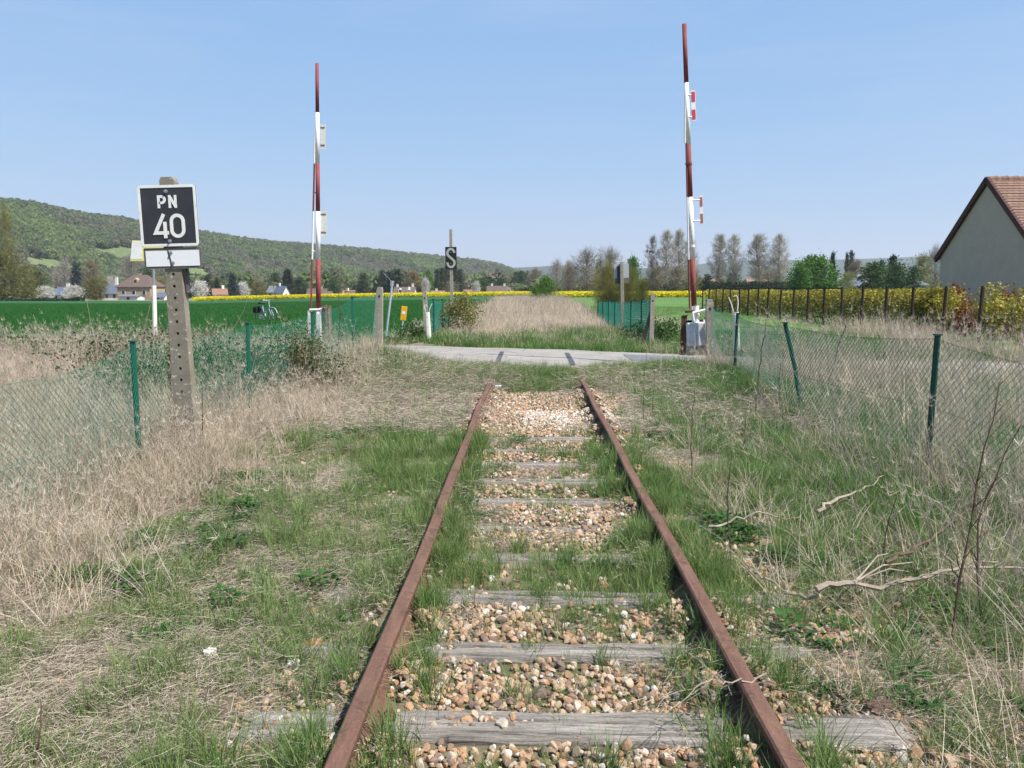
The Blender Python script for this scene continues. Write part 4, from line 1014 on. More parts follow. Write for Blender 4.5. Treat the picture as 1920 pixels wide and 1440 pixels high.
def limb(p0, p1, r, k=5, j=.06):
    t = np.linspace(0, 1, k)[:, None]; p = p0 * (1 - t) + p1 * t; L = np.linalg.norm(p1 - p0)
    p[1:-1] += r.normal(size=(k - 2, 3)) * L * j; p[:, 2] += np.sin(t[:, 0] * math.pi) * L * .06
    return p
def tree_proto(kind, seed, H=10., Wd=7., nl=26, leaves=2200, leaf=.42, crown0=.25, mat=None, bark='bark', shape='round', twigs=0, tw=(.9, .035), clump=.13, mistletoe=0, trunk_r=.022):
    r = np.random.default_rng(seed); mb = MB()
    tr = limb(np.array([0, 0, -.8]), np.array([r.normal() * .2, r.normal() * .2, H * (.93 if shape != 'round' else .72)]), r, 7, .012)
    mb.tube(tr, np.linspace(H * trunk_r, H * trunk_r * .22, 7), 7)
    ends = []; dirs = []
    prof = {'round': lambda q: math.sin(math.pi * min(1, q * .93 + .08)) ** .6, 'oval': lambda q: (math.sin(math.pi * (q * .85 + .12))) ** .8, 'column': lambda q: .55 + .45 * math.sin(math.pi * q) if q < .8 else 1.0 - (q - .8) * 4.2, 'cone': lambda q: 1.02 - q, 'shrub': lambda q: math.cos(q * 1.45) ** .7}[shape]
    for i in range(nl):
        q = (i + r.uniform(.2, .8)) / nl; z = H * (crown0 + (1 - crown0) * q); R_ = Wd / 2 * max(.05, prof(q)); an = i * 2.4 + r.uniform(-.5, .5)
        rr_ = R_ * r.uniform(.62, 1.0) * (1 if shape == 'cone' else r.uniform(.8, 1.05))
        tip = np.array([math.cos(an) * rr_, math.sin(an) * rr_, z]); zs = z - rr_ * r.uniform(.5, 1.0) * (1.3 if shape in ('oval', 'column') else .8) if shape != 'cone' else z + rr_ * .15
        zs = max(H * crown0 * .55, min(zs, tr[-1][2])); root = np.array([np.interp(zs, tr[:, 2], tr[:, 0]), np.interp(zs, tr[:, 2], tr[:, 1]), zs])
        lb = limb(root, tip, r); mb.tube(lb, np.linspace(H * trunk_r * .34, H * trunk_r * .06, 5), 4, cap=False)
        ends.append(tip); dirs.append(tip - root)
        for j in range(4):
            f = r.uniform(.35, .95); s0 = lb[int(f * 4)]; e = s0 + (unit(1, r)[0] * np.array([1, 1, .8]) + np.array([0, 0, .35])) * R_ * r.uniform(.22, .45)
            mb.tube(limb(s0, e, r, 3), np.linspace(H * trunk_r * .13, H * trunk_r * .04, 3), 3, cap=False); ends.append(e); dirs.append(e - s0)
    ends = np.array(ends); dirs = np.array(dirs); dirs /= np.linalg.norm(dirs, axis=1)[:, None] + 1e-9
    Q = []; val = []
    if leaves:
        ci = r.integers(0, len(ends), leaves); cs = r.uniform(.6, 1.4, len(ends)) * clump * Wd; cv = r.uniform(0, 1, len(ends))
        C = ends[ci] + r.normal(size=(leaves, 3)) * cs[ci][:, None] * np.array([1, 1, .75]) * .6
        C[:, 2] = np.maximum(C[:, 2], H * crown0 * .5 * r.uniform(.2, 1, leaves)); Q.append(leaf_quads(C, leaf, r)); val.append(np.clip(cv[ci] * .6 + r.uniform(0, .4, leaves), 0, 1))
    if twigs:
        ci = r.integers(0, len(ends), twigs); C = ends[ci] + r.normal(size=(twigs, 3)) * clump * Wd * .35
        D = dirs[ci] * .8 + unit(twigs, r) * .75 + np.array([0, 0, .35 if shape != 'oval' else .8]); D /= np.linalg.norm(D, axis=1)[:, None]
        Q.append(twig_tris(C, D, tw[0], tw[1], r)); val.append(r.uniform(0, 1, twigs))
    Q = np.concatenate(Q); val = np.concatenate(val)
    if mistletoe: pass
    trunk = mb.mesh('trunk'); trunk.materials.append(M[bark])
    crown = quads_mesh('crown', Q, val, M[mat])
    mist = None
    if mistletoe:
        C = []; 
        for e in ends[r.integers(len(ends) // 3, len(ends), mistletoe)]: C.append(e + r.normal(size=(70, 3)) * H * .012)
        mist = quads_mesh('mistletoe', leaf_quads(np.concatenate(C), .35, r), None, M['leaf_dark'])
    return dict(H=H, W=Wd, trunk=trunk, crown=crown, mist=mist)
L_ = lambda name, *c, **k: mat_leaf(name, [(i / (len(c) - 1), x) for i, x in enumerate(c)], inst=False, **k)
M['leaf_dark'] = L_('dark foliage', (.018, .032, .014), (.035, .055, .022), (.06, .085, .035), transl=.2)
M['leaf_green'] = L_('fresh green foliage', (.045, .11, .012), (.075, .17, .02), (.12, .23, .04))
M['leaf_mid'] = L_('mid green foliage', (.035, .07, .02), (.06, .105, .03), (.095, .15, .05))
M['leaf_olive'] = L_('budding olive foliage', (.12, .115, .032), (.18, .175, .05), (.26, .25, .085))
M['leaf_brown'] = L_('brown budding twigs', (.15, .12, .08), (.22, .185, .12), (.30, .26, .16))
M['leaf_bare'] = L_('bare grey twigs', (.17, .145, .125), (.24, .21, .18), (.33, .295, .255), transl=.1)
M['leaf_pale'] = L_('pale poplar twigs', (.25, .225, .17), (.34, .305, .235), (.43, .39, .30), transl=.1)
M['leaf_blue'] = L_('blue conifer needles', (.02, .035, .032), (.035, .055, .052), (.05, .075, .07), transl=.1)
M['leaf_pine'] = L_('dark conifer needles', (.014, .026, .014), (.026, .042, .02), (.04, .06, .03), transl=.1)
M['leaf_white'] = L_('white blossom', (.42, .40, .34), (.58, .56, .50), (.72, .70, .64), transl=.3)
M['leaf_rust'] = L_('rusty young foliage', (.13, .085, .03), (.19, .135, .04), (.24, .19, .06))
PR = {
 'green': [tree_proto('green', 1, 10, 9.5, 26, 4200, .55, .12, 'leaf_green'), tree_proto('green', 2, 10, 8, 24, 3600, .55, .15, 'leaf_green')],
 'mid': [tree_proto('mid', 3, 10, 8, 24, 2600, .6, .12, 'leaf_mid', twigs=500), tree_proto('mid', 4, 10, 9, 24, 2400, .6, .15, 'leaf_mid', twigs=500)],
 'dark': [tree_proto('dark', 5, 10, 7.5, 24, 2800, .55, .08, 'leaf_dark')],
 'olive': [tree_proto('olive', 6, 10, 9, 30, 2000, .42, .08, 'leaf_olive', twigs=2600, tw=(1.2, .04)), tree_proto('olive', 7, 10, 8, 30, 1600, .42, .1, 'leaf_olive', twigs=2600, tw=(1.2, .04))],
 'brown': [tree_proto('brown', 8, 10, 8, 30, 900, .45, .15, 'leaf_brown', twigs=2400, tw=(1.3, .05)), tree_proto('brown', 9, 10, 7, 28, 900, .45, .15, 'leaf_brown', twigs=2400, tw=(1.3, .05))],
 'bare': [tree_proto('bare', 10, 10, 8.5, 34, 0, .4, .2, 'leaf_bare', twigs=2600, tw=(1.5, .04)), tree_proto('bare', 11, 10, 8, 34, 0, .4, .2, 'leaf_bare', twigs=2600, tw=(1.5, .04))],
 'poplar': [tree_proto('poplar', 12, 20, 7.6, 46, 1300, .32, .22, 'leaf_pale', 'bark_pale', 'oval', twigs=4600, tw=(1.3, .045), trunk_r=.014, clump=.12), tree_proto('poplar', 13, 20, 7.0, 44, 1300, .32, .25, 'leaf_pale', 'bark_pale', 'oval', twigs=4600, tw=(1.3, .045), trunk_r=.014, clump=.12)],
 'thin': [tree_proto('thin', 14, 20, 6, 36, 150, .35, .2, 'leaf_bare', 'bark', 'oval', twigs=3000, tw=(1.6, .05), trunk_r=.013, mistletoe=7)],
 'lombardy': [tree_proto('lombardy', 15, 10, 2.6, 40, 2200, .5, .06, 'leaf_dark', 'bark', 'column', clump=.3)],
 'conifer': [tree_proto('conifer', 16, 10, 5.2, 60, 3200, .5, .04, 'leaf_pine', 'bark', 'cone', clump=.14)],
 'bluefir': [tree_proto('bluefir', 17, 10, 7.5, 60, 3200, .55, .04, 'leaf_blue', 'bark', 'cone', clump=.14)],
 'blossom': [tree_proto('blossom', 18, 6, 7, 26, 3400, .34, .06, 'leaf_white', twigs=1200, tw=(.8, .04))],
 'bush': [tree_proto('bush', 19, 5, 6.5, 34, 7000, .22, .02, 'leaf_green', shape='round', twigs=900, tw=(.6, .02))],
 'willow': [tree_proto('willow', 20, 6, 7.5, 60, 5200, .13, .03, 'leaf_olive', shape='round', twigs=13000, tw=(1.15, .014), clump=.15)],
 'rust': [tree_proto('rust', 21, 10, 8, 26, 2400, .5, .12, 'leaf_rust', twigs=900)],
}
NAMES = dict(green='leafy_tree', mid='leafy_tree', dark='dark_tree', olive='budding_tree', brown='budding_tree', bare='bare_tree', poplar='poplar_tree', thin='poplar_tree', lombardy='columnar_tree', conifer='conifer_tree', bluefir='conifer_tree', blossom='blossom_tree', bush='green_bush', willow='willow_bush', rust='budding_tree')
trr = np.random.default_rng(99)
def tree(kind, px, py_top, d, wpx, label, group=None, base=None, k=None):
    pr = PR[kind][k if k is not None else int(trr.integers(len(PR[kind])))]
    x = XA(px, d); zb = tz(x, d) if base is None else P(px, base, d)[2]; H = P(px, py_top, d)[2] - zb; W_ = wpx * d / F
    t = thing(NAMES[kind], label, 'bush' if 'bush' in NAMES[kind] else 'tree', (x, d, zb), (0, 0, trr.uniform(0, 6.28)), group)
    t.scale = (W_ / pr['W'], W_ / pr['W'], H / pr['H'])
    for nm in ('trunk', 'crown') + (('mist',) if pr['mist'] else ()):
        link(bpy.data.objects.new('mistletoe' if nm == 'mist' else nm, pr[nm]), t)
    return t
G1, G2, G3 = 'trees before the wooded hillside', 'trees along the valley floor', 'bare poplars on the right'
TREES = [
 # left, below the hill
 ('olive', 18, 392, 235, 34, 'tall narrow olive tree at the left edge', G1, 575, 0), ('olive', 8, 470, 215, 80, 'broad brownish willow filling the left edge below the tall olive tree', G1, 575, 1),
 ('olive', 48, 496, 222, 62, 'rounded olive bushy tree right of the left edge willow', G1, 572, 0), ('mid', 72, 505, 240, 46, 'light green tree left of the blue slate roof', G1, 566, 1),
 ('blossom', 82, 537, 238, 42, 'white blossoming tree left of the blue slate roof', G1, 563, 0), ('blossom', 136, 536, 238, 44, 'white blossoming tree right of the blue slate roof', G1, 563, 0),
 ('bare', 122, 486, 300, 48, 'grey bare tree above the blue slate roof', G1, 560, 0), ('bluefir', 145, 496, 262, 36, 'dark blue fir right of the blue slate roof', G1, 562, 0),
 ('brown', 172, 488, 275, 44, 'brown budding tree left of the white chimney', G1, 562, 0), ('olive', 178, 520, 245, 56, 'olive bushy tree before the white chimney house', G1, 564, 0),
 ('blossom', 208, 520, 330, 20, 'small white blossoming tree behind the white chimney', G1, 556, 0), ('bare', 250, 478, 340, 54, 'bare tree behind the brown chalet', G1, 558, 1),
 ('mid', 276, 500, 320, 36, 'green tree right of the chalet roof', G1, 560, 0), ('olive', 300, 520, 290, 34, 'olive tree left of the holed sign post', G1, 562, 1),
 ('conifer', 352, 506, 300, 20, 'dark conifer just right of the holed sign post', G1, 560, 0), ('blossom', 374, 528, 300, 38, 'pale blossoming tree right of the holed sign post', G1, 560, 0),
 ('dark', 389, 515, 320, 26, 'dark tree right of the pale blossoming tree', G1, 560, 0), ('conifer', 407, 523, 305, 18, 'small dark conifer beside the small white gable', G1, 560, 0),
 ('bluefir', 436, 514, 320, 32, 'dark blue fir halfway between sign post and left barrier', G1, 560, 0), ('blossom', 456, 530, 330, 28, 'pale blossoming tree right of the dark blue fir', G1, 560, 0),
 ('olive', 482, 527, 335, 42, 'yellow green round bush left of the pale grey roof', G1, 560, 1), ('bare', 470, 500, 400, 44, 'bare tree behind the yellow green bush', G1, 556, 0),
 ('conifer', 540, 506, 360, 34, 'broad dark conifer left of the left barrier', G1, 558, 0), ('dark', 562, 520, 365, 30, 'dark tree beside the broad dark conifer', G1, 558, 0),
 ('mid', 515, 512, 420, 40, 'green tree behind the pale grey roof', G1, 556, 1), ('brown', 600, 500, 430, 40, 'brown budding tree behind the left barrier', G1, 556, 1),
 ('mid', 627, 520, 400, 34, 'green tree right of the left barrier', G1, 556, 0), ('dark', 682, 512, 380, 30, 'dark spreading tree left of the green columnar trees', G1, 557, 0),
 ('lombardy', 717, 507, 400, 11, 'slim dark columnar tree, alone left of its pair', G1, 556, 0), ('lombardy', 730, 508, 400, 13, 'dark columnar tree of medium width left of the widest one', G1, 556, 0), ('lombardy', 745, 505, 398, 22, 'widest dark columnar tree above the brown roof', G1, 556, 0),
 ('rust', 776, 509, 420, 34, 'rusty orange budding tree behind the two chimneys', G1, 556, 0), ('brown', 765, 522, 400, 30, 'brown budding tree below the rusty orange tree', G1, 556, 0),
 ('green', 803, 508, 420, 27, 'vivid green tree left of the dark poplar row', G1, 556, 0), ('blossom', 798, 522, 395, 20, 'pale blossoming tree below the vivid green tree', G1, 556, 0),
 ('blossom', 893, 528, 390, 18, 'small blossoming tree right of the whistle sign', G1, 556, 0), ('brown', 846, 528, 400, 34, 'reddish brown shrubby tree at the whistle sign post', G1, 556, 0), ('mid', 905, 520, 430, 34, 'green tree behind the broad white house', G1, 555, 0),
 ('blossom', 955, 540, 355, 14, 'little blossoming tree at the end of the broad white house', G1, 556, 0), ('mid', 940, 520, 470, 32, 'green tree above the broad white house', G1, 553, 1),
 # centre
 ('mid', 975, 508, 480, 40, 'hazy green tree right of the end of the wooded hill', G2, 553, 0), ('brown', 1005, 505, 450, 40, 'hazy brown tree above the round green bush', G2, 552, 1),
 ('bush', 1024, 519, 92, 52, 'round bright green bush at the far end of the old track', G2, None, 0), ('bush', 1003, 540, 84, 26, 'small green bush leaning on the round bright one', G2, None, 0),
 ('bare', 1045, 490, 260, 42, 'low bare tree right of the round green bush', G2, None, 0), ('brown', 1068, 492, 250, 36, 'brown twiggy tree left of the large bare tree', G2, None, 0), ('bare', 1066, 497, 190, 40, 'dark bare tree at the left foot of the large one', G2, None, 1),
 ('bare', 1102, 470, 190, 78, 'large bare tree with forked limbs left of the sign back', G2, None, 0), ('bare', 1142, 468, 230, 62, 'grey bare tree right behind the large one', G2, None, 1), ('dark', 1124, 486, 200, 20, 'dark ivy covered tree between the two large bare trees', G2, None, 0),
 ('willow', 1140, 500, 47, 62, 'olive willow bush left of the sign back', G2, None, 0), ('willow', 1176, 508, 46, 66, 'olive willow bush behind the sign back', G2, None, 0), ('willow', 1205, 530, 44, 36, 'low olive willow bush at the right side of the sign back', G2, None, 0),
 ('green', 1186, 482, 210, 34, 'rounded bright green tree above the sign back', G2, None, 1), ('brown', 1230, 500, 230, 46, 'brown scrubby tree right of the sign back', G2, None, 0), ('brown', 1268, 502, 220, 44, 'brown scrubby tree left of the right barrier', G2, None, 1), ('olive', 1300, 506, 225, 36, 'olive scrubby tree behind the right barrier', G2, None, 1),
 ('dark', 1326, 514, 235, 28, 'dark shrub right of the right barrier pole', G2, None, 0),
 ('thin', 1222, 446, 255, 30, 'thin bare poplar with mistletoe balls, leftmost of the row', G3, None, 0), ('poplar', 1248, 434, 255, 42, 'tallest bare poplar, second of the row', G3, None, 0), ('poplar', 1273, 433, 258, 38, 'tall bare poplar close right of the tallest', G3, None, 1), ('poplar', 1293, 448, 262, 34, 'bare poplar half behind the right barrier', G3, None, 0),
 ('poplar', 1346, 441, 255, 42, 'bare poplar first right of the right barrier', G3, None, 1), ('poplar', 1375, 442, 255, 40, 'bare poplar second right of the right barrier', G3, None, 0),
 ('poplar', 1422, 441, 252, 54, 'broad bare poplar, left one of the last pair', G3, None, 1), ('poplar', 1459, 442, 252, 46, 'bare poplar, right one of the last pair', G3, None, 0),
 # right
 ('mid', 1374, 512, 270, 30, 'small scrubby tree under the poplars right of the barrier', G2, None, 0), ('brown', 1440, 508, 275, 40, 'brown scrub below the last pair of poplars', G2, None, 1),
 ('green', 1525, 481, 150, 92, 'large bright green round tree on the right', G2, None, 0), ('green', 1500, 500, 140, 52, 'left lower part tree of the bright green group', G2, None, 1),
 ('conifer', 1559, 475, 175, 20, 'pointed dark conifer right of the bright green tree', G2, None, 0), ('conifer', 1541, 480, 180, 18, 'small conifer tip behind the bright green tree', G2, None, 0),
 ('lombardy', 1586, 475, 300, 7, 'slimmer of two hazy columnar trees on the right', G2, None, 0), ('lombardy', 1594, 471, 300, 9, 'taller of two hazy columnar trees on the right', G2, None, 0), ('brown', 1605, 490, 280, 44, 'brown hazy tree right of the columnar pair', G2, None, 0),
 ('mid', 1640, 492, 170, 64, 'mid green sloping tree above the pinkish gable', G2, None, 0), ('conifer', 1672, 480, 190, 34, 'dark round topped conifer left of the barn', G2, None, 0), ('mid', 1684, 494, 150, 60, 'light green tree below the dark conifer', G2, None, 1), ('dark', 1650, 488, 195, 26, 'dark treetop left of the round topped conifer', G2, None, 0),
 ('olive', 1728, 478, 170, 46, 'hazy olive tree above the barn roof', G2, None, 0), ('bare', 1752, 464, 190, 40, 'bare tree touching the gable of the house', G2, None, 1), ('mid', 1714, 500, 150, 34, 'green tree behind the barn', G2, None, 0), ('olive', 1590, 512, 210, 40, 'olive scrub behind the pinkish gable', G2, None, 1),
]
for a in TREES: tree(*a)
for i, (px, tp, wd) in enumerate(((820, 505, 10), (828, 503, 10), (836, 502, 11), (844, 501, 11), (853, 503, 12), (862, 505, 14))):
    tree('lombardy', px, tp, 430 + 4 * i, wd, 'dark columnar poplar in the close row behind the whistle sign', 'close row of dark poplars', 555, 0)

# hedges far off and the wood on the hill
def hedge(px0, px1, py_top, d, n, leaf, mat, label, depth=2.5, name='hedge', base=None):
    r = np.random.default_rng(int(px0) + 500); u = r.uniform(0, 1, n); px = px0 + (px1 - px0) * u; x = CAM[0] + (px - 992) / F * d
    zb = terrain(x, d) if base is None else np.full(n, P(px0, base, d)[2]); zt = P((px0 + px1) / 2, py_top, d)[2] + (fbm(x * .25, x * 0, 3) - .5) * 1.2
    C = np.stack([x, d + r.uniform(-depth / 2, depth / 2, n), zb + (zt - zb) * r.uniform(0, 1, n) ** .7], -1)
    c0 = np.array([XA((px0 + px1) / 2, d), d, float(zb.min())]); t = thing(name, label, 'hedge', c0)
    link(bpy.data.objects.new('foliage', quads_mesh('foliage', leaf_quads(C - c0, leaf, r), r.uniform(0, 1, n), M[mat])), t)
    mb = MB(); [mb.tube([(p[0], p[1], -.3), (p[0] + .1, p[1], (float(zt.mean()) - c0[2]) * .6)], .05, 4) for p in (C - c0)[::max(1, n // 40)]]; mb.build('stems', M['bark'], t)
hedge(-60, 150, 558, 205, 5000, .55, 'leaf_dark', 'low dark hedge before the houses at the left edge', base=573)
hedge(1200, 1490, 529, 235, 9000, .55, 'leaf_dark', 'long dark hedge below the bare poplars')
hedge(640, 960, 551, 330, 4000, .6, 'leaf_mid', 'low green hedge before the village houses', base=556)

# ------------------------------------------------------------------ plants nobody could count: scattered with geometry nodes
def template_collection(name, meshes):
    c = bpy.data.collections.new(name)
    for i, me in enumerate(meshes):
        o = bpy.data.objects.new('%s_%02d' % (name, i), me); c.objects.link(o)
    return c
def scatter(name, label, cat, pts, rotz, tilt, scl, idx, tint, coll):
    n = len(pts); me = bpy.data.meshes.new(name); me.vertices.add(n); me.vertices.foreach_set('co', np.asarray(pts, np.float32).reshape(-1))
    rot = np.stack([tilt[:, 0], tilt[:, 1], rotz], -1).astype(np.float32)
    if np.ndim(scl) == 1: scl = np.stack([scl] * 3, -1)
    for nm, ty, arr, key in (('rot', 'FLOAT_VECTOR', rot, 'vector'), ('scl', 'FLOAT_VECTOR', scl, 'vector'), ('tint', 'FLOAT', tint, 'value'), ('idx', 'INT', idx, 'value')):
        at = me.attributes.new(nm, ty, 'POINT'); at.data.foreach_set(key, np.asarray(arr, np.int32 if ty == 'INT' else np.float32).reshape(-1))
    o = link(bpy.data.objects.new(name, me)); tag(o, label, cat, kind='stuff')
    g = bpy.data.node_groups.new(name, 'GeometryNodeTree')
    g.interface.new_socket('Geometry', in_out='INPUT', socket_type='NodeSocketGeometry'); g.interface.new_socket('Geometry', in_out='OUTPUT', socket_type='NodeSocketGeometry')
    N = g.nodes.new; gi, go = N('NodeGroupInput'), N('NodeGroupOutput')
    ip = N('GeometryNodeInstanceOnPoints'); ci = N('GeometryNodeCollectionInfo'); ci.inputs['Collection'].default_value = coll
    ci.inputs['Separate Children'].default_value = True; ci.inputs['Reset Children'].default_value = True; ip.inputs['Pick Instance'].default_value = True
    def na(nm, ty):
        x = N('GeometryNodeInputNamedAttribute'); x.data_type = ty; x.inputs['Name'].default_value = nm; return x.outputs['Attribute']
    mp = N('GeometryNodeMeshToPoints'); er = N('FunctionNodeEulerToRotation')
    lk = g.links.new; lk(gi.outputs[0], mp.inputs['Mesh']); lk(mp.outputs[0], ip.inputs['Points']); lk(ci.outputs[0], ip.inputs['Instance'])
    lk(na('idx', 'INT'), ip.inputs['Instance Index']); lk(na('rot', 'FLOAT_VECTOR'), er.inputs[0]); lk(er.outputs[0], ip.inputs['Rotation'])
    lk(na('scl', 'FLOAT_VECTOR'), ip.inputs['Scale']); lk(ip.outputs[0], go.inputs[0])
    m = o.modifiers.new('scatter', 'NODES'); m.node_group = g
    return o
def blades(r, n, rad, ln, wd, lean, curl, k=3, flat=0.):
    """a tuft of n curved tapering blades"""
    Q = []; val = []
    for i in range(n):
        a = r.uniform(0, 6.283); b = np.array([math.cos(a), math.sin(a), 0]) * rad * math.sqrt(r.uniform()); b[2] = -.01
        az = r.uniform(0, 6.283); L = ln * r.uniform(.45, 1.1); th = min(1.5, abs(r.normal()) * lean + flat); cu = r.uniform(.2, 1) * curl
        side = np.array([-math.sin(az), math.cos(az), 0]); tw = r.uniform(-.6, .6); side = side * math.cos(tw) + np.array([math.cos(az), math.sin(az), 0]) * math.sin(tw)
        p = b.copy(); pts = [p.copy()]
        for s in range(k):
            t = th + cu * (s + .5) / k
            p = p + np.array([math.cos(az) * math.sin(t), math.sin(az) * math.sin(t), math.cos(t)]) * L / k; p[2] = max(p[2], .004); pts.append(p.copy())
        v = r.uniform(0, 1)
        for s in range(k):
            w0, w1 = wd * (1 - s / k) ** .6, wd * (1 - (s + 1) / k) ** .6 * (1 if s < k - 1 else .15)
            Q.append([pts[s] - side * w0 / 2, pts[s] + side * w0 / 2, pts[s + 1] + side * w1 / 2, pts[s + 1] - side * w1 / 2]); val.append(v)
    return np.array(Q), np.array(val)
def rosette(r, n, size):
    Q = []; val = []
    for i in range(n):
        az = r.uniform(0, 6.283); s = size * r.uniform(.5, 1.1); b = np.array([r.normal(), r.normal(), 0]) * .055; b[2] = r.uniform(.0, 1.4) * size
        d = np.array([math.cos(az), math.sin(az), r.uniform(.1, .7)]); d /= np.linalg.norm(d); q = np.cross(d, [0, 0, 1]); q /= np.linalg.norm(q)
        Q.append([b, b + d * s * .5 + q * s * .3, b + d * s, b + d * s * .5 - q * s * .3]); val.append(r.uniform())
    return np.array(Q), np.array(val)
def stalks(r, n, ln, wd):
    """dry stems with side sprays and seed heads"""
    Q, val = blades(r, n, .10, ln, wd, .28, .35, 4); E = []; V2 = []
    for i in range(n):
        q = Q[i * 4 + 3].mean(0)
        for j in range(9):
            d = unit(1, r)[0] * .6 + np.array([0, 0, .6]); E.append(twig_tris(np.array([q]), np.array([d]), ln * .10, wd * .9, r)[0]); V2.append(val[i * 4])
    return np.concatenate([Q, np.array(E)]), np.concatenate([val, V2])
def mats(r, n, size, ln, wd):
    """flattened dead grass"""
    Q = []; val = []
    for i in range(n):
        az = r.normal() * .9 + r.choice([0, 2.2]); b = np.array([r.normal() * size, r.normal() * size, r.uniform(.004, .05)]); L = ln * r.uniform(.4, 1.2)
        p = [b]; 
        for s in range(3):
            az += r.normal() * .25; p.append(p[-1] + np.array([math.cos(az), math.sin(az), r.normal() * .22]) * L / 3); p[-1][2] = max(.004, p[-1][2])
        v = r.uniform(); 
        for s in range(3):
            sd_ = np.cross(p[s + 1] - p[s], unit(1, r)[0]); sd_ /= np.linalg.norm(sd_) + 1e-9
            Q.append([p[s] - sd_ * wd / 2, p[s] + sd_ * wd / 2, p[s + 1] + sd_ * wd * .4, p[s + 1] - sd_ * wd * .4]); val.append(v)
    return np.array(Q), np.array(val)
M['grass'] = mat_leaf('green grass', [(0, (.075, .14, .035)), (.35, (.125, .205, .055)), (.65, (.19, .26, .085)), (.85, (.30, .30, .14)), (1, (.48, .41, .26))], True, .4)
M['grass_deep'] = mat_leaf('lush grass', [(0, (.045, .12, .025)), (.5, (.09, .19, .042)), (.85, (.15, .25, .07)), (1, (.30, .30, .14))], True, .4)
M['straw'] = mat_leaf('dry straw', [(0, (.28, .205, .135)), (.4, (.48, .375, .27)), (.75, (.64, .53, .40)), (1, (.75, .66, .53))], True, .3)
M['straw_grey'] = mat_leaf('greyed straw', [(0, (.22, .175, .13)), (.5, (.42, .35, .27)), (1, (.62, .54, .43))], True, .25)
M['clover'] = mat_leaf('low leafy weeds', [(0, (.025, .07, .015)), (.6, (.05, .125, .025)), (1, (.09, .18, .04))], True, .3)
M['clover_bush'] = mat_leaf('leafy bush', [(0, (.03, .075, .016)), (.6, (.06, .13, .028)), (1, (.10, .18, .045))], False, .3)
M['bramble'] = mat_leaf('bramble leaves', [(0, (.025, .05, .015)), (.5, (.05, .085, .024)), (.85, (.095, .125, .035)), (1, (.17, .12, .05))], False, .25)
r = np.random.default_rng(42)
qm = lambda nm, QV, mt: quads_mesh(nm, QV[0], QV[1], M[mt])
T_green = template_collection('grass_tuft', [qm('t', blades(r, 34, .07, .17, .0046, .45, .8), 'grass') for _ in range(4)] + [qm('t', blades(r, 26, .05, .27, .0050, .35, .9), 'grass') for _ in range(3)])
T_short = template_collection('short_grass', [qm('t', blades(r, 70, .11, .075, .0032, .6, .9, 2), 'grass') for _ in range(4)])
T_lush = template_collection('lush_tuft', [qm('t', blades(r, 44, .09, .30, .0062, .40, .9), 'grass_deep') for _ in range(4)])
T_straw = template_collection('straw_tuft', [qm('t', blades(r, 34, .10, .62, .0032, .42, .7, 4), 'straw') for _ in range(4)] + [qm('t', blades(r, 26, .08, .45, .0034, .7, .9, 4), 'straw') for _ in range(2)] + [qm('t', stalks(r, 9, .85, .0036), 'straw_grey') for _ in range(2)])
T_mat = template_collection('litter_mat', [qm('t', mats(r, 90, .13, .17, .0024), 'straw_grey') for i in range(5)])
T_clover = template_collection('weed_patch', [qm('t', rosette(r, 110, .036), 'clover') for _ in range(3)] + [qm('t', rosette(r, 60, .055), 'clover') for _ in range(2)])
T_far_straw = template_collection('far_straw_tuft', [qm('t', blades(r, 26, .22, .75, .011, .35, .6, 3), 'straw' if i < 3 else 'straw_grey') for i in range(5)] + [qm('t', stalks(r, 8, .95, .009), 'straw_grey')])
T_far_green = template_collection('far_green_tuft', [qm('t', blades(r, 36, .22, .34, .013, .5, .8, 2), 'grass' if i < 2 else 'grass_deep') for i in range(4)])
T_wheat = template_collection('wheat_tuft', [])
M['wheat_blade'] = mat_leaf('wheat blades', [(0, (.018, .10, .016)), (.5, (.032, .145, .026)), (1, (.07, .20, .045))], True, .45)
for i in range(3): T_wheat.objects.link(bpy.data.objects.new('wheat_tuft_%d' % i, qm('t', blades(r, 50, .42, .30, .016, .35, .7, 2), 'wheat_blade')))
# stones
def stone_mesh(sd):
    import bmesh
    b = bmesh.new(); bmesh.ops.create_icosphere(b, subdivisions=2, radius=1); rr = np.random.default_rng(sd); ax = rr.uniform(.55, 1.15, 3); cut = unit(9, rr)
    for v in b.verts:
        p = np.array(v.co)
        for c in cut:
            h = p @ c; lim = .56
            if h > lim: p = p - c * (h - lim) * .98
        p *= 1 + .05 * (rr.random() - .5); v.co = p * ax
    me = bpy.data.meshes.new('stone'); b.to_mesh(me); b.free(); me.materials.append(M['stone']); return me
T_stone = template_collection('stone', [stone_mesh(i) for i in range(8)])

